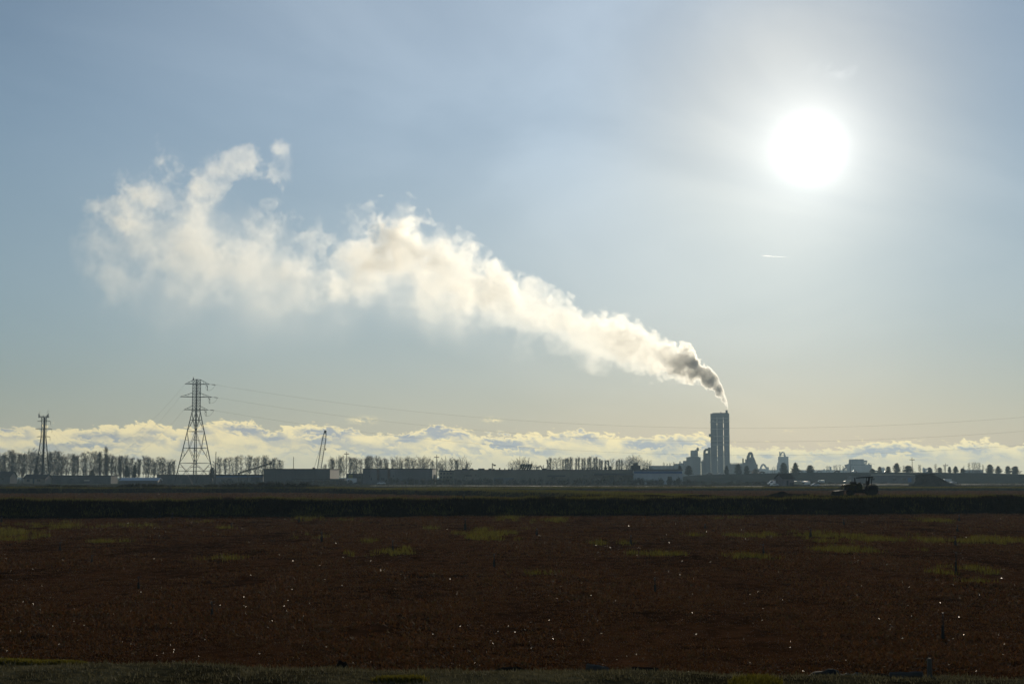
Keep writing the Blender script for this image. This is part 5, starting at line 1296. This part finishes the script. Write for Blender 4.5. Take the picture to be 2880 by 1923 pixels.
# ------------------------------------------------------------------ pump house
def pump_house():
    Y = 615.0; c0 = gx(U6(255), Y); z0 = hz(c0, Y) - .02
    th = R(30); a, b = 4.6, 5.9
    ex, ey = Vector((math.cos(th), math.sin(th), 0)), Vector((-math.sin(th), math.cos(th), 0))
    o0 = Vector((c0, Y, z0)); ze = at(0, V6(885), Y).z - z0; zr = at(0, V6(822), Y).z - z0
    T = Thing('pump_house', 'small gabled pump house with dark roof standing on the flat field', 'hut', o0)
    W3 = lambda x, y, z: o0 + ex * x + ey * y + Vector((0, 0, z))
    mb = MB()
    mb.add([W3(0, 0, -.2), W3(b, 0, -.2), W3(b, a, -.2), W3(0, a, -.2), W3(0, 0, ze), W3(b, 0, ze), W3(b, a, ze), W3(0, a, ze), W3(0, a / 2, zr - .1), W3(b, a / 2, zr - .1)],
           [(0, 1, 5, 4), (1, 2, 6, 9, 5), (2, 3, 7, 6), (3, 0, 4, 8, 7), (0, 3, 2, 1), (4, 5, 9, 8), (6, 7, 8, 9)])
    T.part('wall', mb, M_LILAC)
    rb = MB(); ov = .6; sl = (zr - ze) / (a / 2)
    for s in (-1, 1):
        yo = a / 2 + s * (a / 2 + ov); zo = ze - sl * ov
        top = [W3(-ov, a / 2, zr), W3(b + ov, a / 2, zr), W3(b + ov, yo, zo), W3(-ov, yo, zo)]
        rb.add(top + [p + Vector((0, 0, .22)) for p in top], [(0, 1, 2, 3), (4, 7, 6, 5), (0, 4, 5, 1), (1, 5, 6, 2), (2, 6, 7, 3), (3, 7, 4, 0)])
    T.part('roof', rb, M_ROOFD)
    def panel(name, x0, x1, z0_, z1_, m, d=.06):
        vs = [W3(x, y, z) for z in (z0_, z1_) for x, y in ((x0, -d), (x1, -d), (x1, .1), (x0, .1))]
        return T.part(name, MB().add(vs, [(0, 3, 2, 1), (4, 5, 6, 7), (0, 1, 5, 4), (1, 2, 6, 5), (2, 3, 7, 6), (3, 0, 4, 7)]), m)
    panel('door', 2.1, 3.1, 0, 2.3, M_DOORD); panel('pump_box', 3.8, 5.7, 0, 1.5, M_DOORD, .5)
    for k in range(9): panel('board_batten', .35 + k * .65, .41 + k * .65, 2.45, ze - .05, M_LILAC, .03)
pump_house()

# ------------------------------------------------------------------ tractor on the bank
def tractor():
    Y = 170.0
    zg = at(2400, 1393.4, Y).z
    X = lambda zx: gx(U6(zx), Y)
    Z = lambda zy: at(2400, V6(zy), Y).z
    base = Vector((X(1600), Y, zg))
    T = Thing('tractor', 'old farm tractor with front loader bucket and flat canopy on the bank', 'tractor', base)
    M_TP = mat('faded_green_paint', (0.045, 0.050, 0.016), (0.035, 0.03, 0.014), 3.0, 0.8, spec=.1)
    M_YP = mat('faded_yellow_paint', (0.12, 0.10, 0.03), (0.08, 0.06, 0.025), 3.0, 0.5)
    def wheel(zx, r, w_, side, off, lugs):
        c = (X(zx), Y + side * off, zg + r)
        t = MB().lathe(c, [(r * .55, -w_ / 2), (r * .9, -w_ / 2), (r * .97, -w_ / 2 * .8), (r * .97, w_ / 2 * .8), (r * .9, w_ / 2), (r * .55, w_ / 2)], 'y', 28)
        for k in range(lugs):
            a = k / lugs * math.tau
            for s in (-1, 1):
                a2 = a + (.12 if s > 0 else 0)
                p, q = Vector((c[0] + r * .97 * math.cos(a2), c[1] + s * w_ * .04, c[2] + r * .97 * math.sin(a2))), Vector((c[0] + r * .97 * math.cos(a2 + .14), c[1] + s * w_ * .45, c[2] + r * .97 * math.sin(a2 + .14)))
                t.bar(p, q, r * .045, 4)
        w0 = T.part('wheel', MB().lathe(c, [(.01, -.12 * w_), (r * .2, -.2 * w_), (r * .35, -.05 * w_), (r * .56, -w_ * .3), (r * .58, -w_ * .35), (r * .58, w_ * .35), (r * .56, w_ * .3), (r * .35, .05 * w_), (r * .2, .2 * w_), (.01, .12 * w_)], 'y', 24), M_YP)
        T.part('tyre', t, M_RUBBER, w0)
    rr_ = (Z(1010) - zg) / 2
    for s in (-1, 1): wheel(1785, rr_, .46, s, .78, 20)
    for s in (-1, 1): wheel(1385 if s < 0 else 1465, (Z(1088) - zg) / 2, .30, s, .66, 16)
    P = lambda *pts: [(X(a), Z(b)) for a, b in pts]
    T.part('hood', MB().prism(P((1345, 1100), (1340, 1005), (1360, 992), (1500, 985), (1605, 985), (1625, 1005), (1630, 1100)), Y - .32, Y + .32), M_TP, bevel=.04)
    T.part('grille', MB().prism(P((1332, 1098), (1328, 1010), (1341, 1008), (1345, 1098)), Y - .28, Y + .28), M_DSTEEL)
    T.part('air_cleaner', MB().prism(P((1427, 990), (1425, 955), (1530, 953), (1532, 990)), Y - .2, Y + .2), M_DSTEEL, bevel=.03)
    T.part('exhaust_pipe', MB().tube([(X(1507), Y - .1, Z(988)), (X(1507), Y - .1, Z(915)), (X(1503), Y - .1, Z(895)), (X(1490), Y - .1, Z(885))], [.06, .06, .045, .045], 8), M_DSTEEL)
    T.part('chassis', MB().prism(P((1360, 1150), (1360, 1090), (1840, 1070), (1850, 1130), (1700, 1150)), Y - .2, Y + .2), M_DSTEEL)
    T.part('front_axle', MB().box(X(1385) - .06, X(1385) + .06, Y - .62, Y + .62, zg + .28, zg + .42), M_DSTEEL)
    T.part('rear_axle', MB().tube([(X(1785), Y - .7, zg + rr_), (X(1785), Y + .7, zg + rr_)], .11, 8), M_DSTEEL)
    for s in (-1, 1):
        mb = MB(); n = 10; c = Vector((X(1785), 0, zg + rr_))
        for k in range(n):
            a, b = R(22 + 128 * k / n), R(22 + 128 * (k + 1) / n); q = []
            for ang_, r2 in ((a, rr_ + .07), (b, rr_ + .07), (b, rr_ + .11), (a, rr_ + .11)): q.append((c.x + r2 * math.cos(ang_), c.z + r2 * math.sin(ang_)))
            mb.prism(q, Y + s * .78 - .26, Y + s * .78 + .26)
        T.part('fender', mb, M_TP)
    T.part('seat', MB().prism(P((1655, 1010), (1660, 990), (1715, 990), (1722, 935), (1735, 935), (1730, 1010)), Y - .24, Y + .24), M_RUBBER, bevel=.03)
    sw = T.part('steering_wheel', MB().tube([(X(1605) + .02 * math.sin(k), Y + .2 * math.cos(k / 14 * math.tau), Z(975) + .14 * math.sin(k / 14 * math.tau)) for k in range(15)], .02, 5), M_RUBBER)
    T.part('steering_column', MB().bar((X(1590), Y, Z(1010)), (X(1606), Y, Z(974)), .035, 6), M_DSTEEL, sw)
    T.part('dashboard', MB().prism(P((1560, 990), (1565, 968), (1590, 966), (1600, 990)), Y - .22, Y + .22), M_TP)
    T.part('canopy', MB().prism(P((1545, 886), (1550, 878), (1650, 868), (1790, 861), (1806, 866), (1810, 880), (1700, 884), (1600, 889), (1548, 892)), Y - .68, Y + .68), mat('dull_canopy', (.03, .03, .03), (.02, .02, .02), 2.0, 1.0, spec=0.0), bevel=.02)
    for s in (-1, 1):
        T.part('canopy_post', MB().tube([(X(1722), Y + s * .5, Z(1045)), (X(1722), Y + s * .5, Z(960)), (X(1731), Y + s * .5, Z(880))], .055, 6), M_DSTEEL)
        T.part('canopy_post', MB().tube([(X(1768), Y + s * .55, Z(1045)), (X(1776), Y + s * .55, Z(960)), (X(1792), Y + s * .55, Z(874))], .06, 6), M_DSTEEL)
        T.part('loader_arm', MB().tube([(X(1268), Y + s * .42, Z(1110)), (X(1262), Y + s * .42, Z(1065)), (X(1300), Y + s * .42, Z(1015)), (X(1420), Y + s * .44, Z(1003)), (X(1520), Y + s * .44, Z(1015))], [.07, .08, .08, .075, .06], 6), M_YP)
        T.part('loader_post', MB().bar((X(1510), Y + s * .44, Z(1010)), (X(1500), Y + s * .4, Z(1120)), .06, 6), M_DSTEEL)
        T.part('hydraulic_ram', MB().tube([(X(1300), Y + s * .42, Z(1120)), (X(1345), Y + s * .42, Z(1075)), (X(1400), Y + s * .42, Z(1040))], [.03, .05, .05], 6), M_DSTEEL)
    B_ = MB(); w_ = .88
    B_.prism(P((1112, 1194), (1120, 1188), (1272, 1186), (1278, 1194)), Y - w_, Y + w_)
    B_.prism(P((1262, 1188), (1272, 1186), (1290, 1104), (1280, 1104)), Y - w_, Y + w_)
    B_.prism(P((1138, 1112), (1282, 1101), (1283, 1109), (1140, 1120)), Y - w_, Y + w_)
    for s in (-1, 1): B_.prism(P((1112, 1192), (1135, 1116), (1282, 1104), (1272, 1190)), Y + s * w_ - .02, Y + s * w_ + .02)
    T.part('bucket', B_, M_DSTEEL)
    T.part('headlight', MB().lathe((X(1340), Y - .22, Z(1020)), [(.01, -.03), (.07, -.03), (.07, .03), (.01, .03)], 'y', 10), M_GLASS)
    T.part('toolbox', MB().prism(P((1640, 1140), (1640, 1105), (1700, 1105), (1700, 1140)), Y - .42, Y - .2), M_DSTEEL)
    T.part('drawbar', MB().prism(P((1840, 1140), (1840, 1120), (1885, 1150), (1885, 1160)), Y - .06, Y + .06), M_DSTEEL)
tractor()

# ------------------------------------------------------------------ heaps of earth
def heap(name, label, cat, prof, Y, depth, m, bump=.12, seed=1):
    """profile of (u, v) along the crest; slopes down front and back"""
    rg = np.random.default_rng(seed)
    us = np.linspace(prof[0][0], prof[-1][0], 70); vs = np.interp(us, [p[0] for p in prof], [p[1] for p in prof])
    mb = MB(); rows_ = []
    for u, v in zip(us, vs):
        x = gx(u, Y); zt = at(u, v, Y).z; g = hz(x, Y) - .1; r = []
        for k in range(13):
            f = k / 12; y = Y + (f - .5) * depth; s = math.sin(math.pi * f) ** .8
            z = g + max(0.0, zt - g) * s
            nz = bump * (float(fbm(np.array([x * 1.3]), np.array([y * 1.3 + seed]), 3)[0])) * min(1, (zt - g) * s * 2) if 0 < k < 12 else 0
            r.append((x, y + nz, z + nz))
        rows_.append(r)
    nK = 13; vsn = [p for r in rows_ for p in r]; fs = []
    for i in range(len(rows_) - 1):
        for k in range(nK - 1): fs.append((i * nK + k, (i + 1) * nK + k, (i + 1) * nK + k + 1, i * nK + k + 1))
    mb.add(vsn, fs)
    o = mb.build(name, m, (gx((prof[0][0] + prof[-1][0]) / 2, Y), Y, hz(gx((prof[0][0] + prof[-1][0]) / 2, Y), Y)), smooth=True)
    tag(o, label, cat)
    return o
heap('soil_heap', 'low long heap of dark soil on the bank left of the tractor', 'soil heap', [(2150, 1394), (2166, 1388.5), (2185, 1384.6), (2205, 1384), (2220, 1388), (2240, 1389.5), (2258, 1387.5), (2275, 1389), (2292, 1394)], 171.0, 4.5, M_EARTH, .25, 2)
def big_heap():
    Y = 585.0
    pf = [(2556, 1366.5), (2560, 1361), (2572, 1360), (2577, 1354), (2582, 1346), (2584, 1341), (2580, 1339), (2581, 1336.6), (2590, 1334), (2604, 1332.4), (2618, 1332.4), (2628, 1336), (2642, 1344), (2658, 1351), (2672, 1358), (2690, 1366.5)]
    x0 = gx(2620, Y); z0 = hz(x0, Y)
    T = Thing('earth_heap', 'big black earth heap with steep left side and covered top', 'earth heap', (x0, Y, z0))
    poly = [(gx(u, Y), at(u, v, Y).z) for u, v in pf]
    zb = z0 - .2
    cx = x0 - .5
    mb = MB(); nY = 11; n = len(poly); fs = []
    for k in range(nY):
        f = k / (nY - 1) * 2 - 1; s = math.sqrt(max(0.0, 1 - f * f)) ** .7
        for x, z in poly:
            nn = .35 * float(fbm(np.array([x * .5 + k]), np.array([z * .7 + k * .6]), 3)[0]) * s
            mb.v.append((cx + (x - cx) * (.45 + .55 * s) + nn * .4, Y + f * 7.5, zb + max(0.0, z - zb) * max(.02, s) + nn * (z - zb > .5)))
    for k in range(nY - 1):
        for i in range(n - 1): fs.append((k * n + i, k * n + i + 1, (k + 1) * n + i + 1, (k + 1) * n + i))
    fs.append(tuple(range(n))); fs.append(tuple((nY - 1) * n + i for i in reversed(range(n))))
    mb.f = fs
    T.part('heap', mb, M_EARTH)
    T.part('tarpaulin', MB().prism([(gx(u, Y), at(u, v, Y).z + .12) for u, v in ((2579.5, 1339.5), (2581, 1336.4), (2590, 1333.4), (2604, 1331.8), (2619, 1331.8), (2628, 1335.4), (2620, 1334.4), (2604, 1334.0), (2590, 1336.5), (2583, 1340.5))], Y - 3.5, Y + 3.5), mat('black_tarpaulin', (.012, .012, .013), (.02, .02, .022), 1.0, .95, spec=.0))
big_heap()

# ------------------------------------------------------------------ sprinkler posts in the field
def sprinkler(u, v, px_h, label, group=None, lean=0.0):
    Y = gy(v, .02); x = gx(u, Y); z = hz(x, Y); h = px_h * Y / 4000
    r = max(.022, .0005 * Y)
    T = Thing('sprinkler_post', label, 'sprinkler post', (x, Y, z), group)
    top = Vector((x + lean * h, Y, z + h))
    T.part('stake', MB().tube([(x, Y, z - .15), (x + lean * h * .6, Y, z + h * .62)], [r * 1.5, r * 1.4], 7), M_POST)
    T.part('riser_pipe', MB().tube([(x + r * 2, Y - .01, z - .1), top], [r * .7, r * .6], 7), M_POST)
    hd = T.part('sprinkler_head', MB().tube([top - Vector((0, 0, .02)), top + Vector((0, 0, .07))], [r * 1.1, r * .9], 7).bar(top + Vector((-.05, 0, .05)), top + Vector((.09, 0, .07)), r * .5, 5), M_CERAM)
POSTS = [(174, 1547, 20), (264, 1584, 20), (397, 1652, 27), (604, 1731, 34), (907, 1524, 26), (487, 1459, 15), (450, 1455, 12), (653, 1482, 9), (842, 1468, 12), (8, 1468, 12),
      (1106, 1552, 30), (1308, 1488, 27), (1509, 1504, 16), (1390, 1594, 33), (1772, 1530, 22), (1839, 1664, 36), (1305, 1448, 14), (1981, 1484, 10), (2144, 1562, 26), (2276, 1510, 20), (2370, 1478, 16),
      (2470, 1437, 10), (2688, 1494, 16), (2694, 1464, 14)]
for u, v, ph in POSTS: sprinkler(u, v, ph, 'thin grey sprinkler post standing in the dark red field', 'sprinkler posts in the near field', random.uniform(-.05, .05))
sprinkler(2681, 1536, 24, 'sprinkler post beside the long yellow green grass strip at the right', 'sprinkler posts in the near field')
sprinkler(2680, 1613, 56, 'tallest sprinkler post, in bright grass at the right of the field', 'sprinkler posts in the near field', .03)
sprinkler(2638, 1796, 66, 'nearest dark sprinkler post low at the right of the field', 'sprinkler posts in the near field', .04)

# ------------------------------------------------------------------ litter along the bank underfoot
def on_bank(u, v):
    Y = gy(v, 1.55); x = gx(u, Y); return Vector((x, Y, hz(x, Y)))
def timber(name, label, cat, u0, v0, u1, v1, r, m, seed):
    a, b = on_bank(u0, v0), on_bank(u1, v1); a.z += r * .7; b.z += r * .7
    rg = random.Random(seed); n = 7
    path = [a.lerp(b, k / n) + Vector((rg.gauss(0, .012), rg.gauss(0, .012), rg.gauss(0, .006))) for k in range(n + 1)]
    o = MB().tube(path, [r * rg.uniform(.8, 1.15) for _ in range(n + 1)], 8).build(name, m, a)
    tag(o, label, cat)
timber('weathered_plank', 'short weathered plank lying along the bank edge at the lower right', 'plank', 2366, 1884, 2410, 1888, .055, M_WOOD, 1)
timber('weathered_plank', 'longest plank beside the stake at the lower right', 'plank', 2480, 1886, 2580, 1890, .05, M_WOOD, 2)
timber('driftwood', 'short dark branch lying on the near bank left of centre', 'branch', 1078, 1838, 1126, 1848, .06, M_WOOD, 3)
timber('driftwood', 'dark branch lying at the bank edge right of centre', 'branch', 1650, 1868, 1704, 1874, .05, M_WOOD, 4)
def stone(name, label, u, v, sx, sy, sz, seed, m):
    p = on_bank(u, v); bm = bmesh.new(); bmesh.ops.create_icosphere(bm, subdivisions=3, radius=1.0)
    for q in bm.verts:
        nn = mnoise.fractal(q.co * 1.3 + Vector((seed * 7.1, 0, 0)), 1.0, 2.0, 4)
        q.co = Vector((q.co.x * sx, q.co.y * sy, q.co.z * sz)) * (1 + .35 * nn)
    me = bpy.data.meshes.new(name); bm.to_mesh(me); bm.free(); me.materials.append(m)
    me.polygons.foreach_set('use_smooth', [True] * len(me.polygons))
    o = bpy.data.objects.new(name, me); COL.objects.link(o); o.location = p + Vector((0, 0, sz * .4)); tag(o, label, 'clod')
stone('earth_clod', 'rounded grey clod at the bank edge on the lower right', 2318, 1888, .22, .15, .09, 1, M_POST)
stone('earth_clod', 'dark clod just left of the longest plank on the lower right', 2460, 1889, .12, .10, .06, 2, M_EARTH)
stone('earth_clod', 'small dark upright clod on the near bank left of centre', 970, 1842, .10, .09, .20, 3, M_EARTH)
stone('earth_clod', 'dark clod on the bank edge between branch and planks', 1800, 1874, .2, .12, .06, 4, M_EARTH)
stone('earth_clod', 'long low dark clod at the bank edge under the right half of the field', 1440, 1856, .26, .14, .10, 5, M_EARTH)
p = on_bank(2600, 1898)
T = Thing('wooden_stake', 'dark wooden stake standing at the bank edge on the lower right', 'stake', p)
T.part('stake', MB().tube([p - Vector((0, 0, .2)), p + Vector((0, 0, .24))], [.035, .03], 7), M_WOOD)
T.part('stake_cap', MB().tube([p + Vector((0, 0, .235)), p + Vector((0, 0, .26))], [.036, .02], 7), M_WOOD)

# ------------------------------------------------------------------ a short vapour trail high up
ca, cb_ = at(2145, 719.5, 24000), at(2232, 724.5, 24000)
mv = bpy.data.materials.new('ice_vapour'); mv.use_nodes = True; mv.node_tree.nodes.clear(); t_ = NT(mv.node_tree)
vv_ = t_.node('ShaderNodeVolumePrincipled'); vv_.inputs['Color'].default_value = (.98, .98, .98, 1); vv_.inputs['Density'].default_value = .010; vv_.inputs['Anisotropy'].default_value = .7
ov_ = t_.node('ShaderNodeOutputMaterial'); t_.l.new(vv_.outputs[0], ov_.inputs['Volume'])
o = MB().tube([ca.lerp(cb_, k / 8) for k in range(9)], [7, 8, 8, 7, 6, 5, 4, 3, 1.5], 8).build('vapour_trail', mv, ca)
tag(o, 'short thin white vapour trail in the sky below the sun', 'contrail')
# ------------------------------------------------------------------ the hazy air over the whole plain
def build_haze():
    mb = MB().box(-3420, 3420, -60, 6100, -1.3, STACK.z + 0.3)
    m = bpy.data.materials.new('thin_haze'); m.use_nodes = True; m.node_tree.nodes.clear()
    t = NT(m.node_tree)
    v = t.node('ShaderNodeVolumePrincipled'); v.inputs['Color'].default_value = (0.56, 0.80, 1.0, 1)
    v.inputs['Density'].default_value = 0.00013; v.inputs['Anisotropy'].default_value = 0.25
    o = t.node('ShaderNodeOutputMaterial'); t.l.new(v.outputs[0], o.inputs['Volume'])
    tag(mb.build('haze', m), kind='stuff')
build_haze()
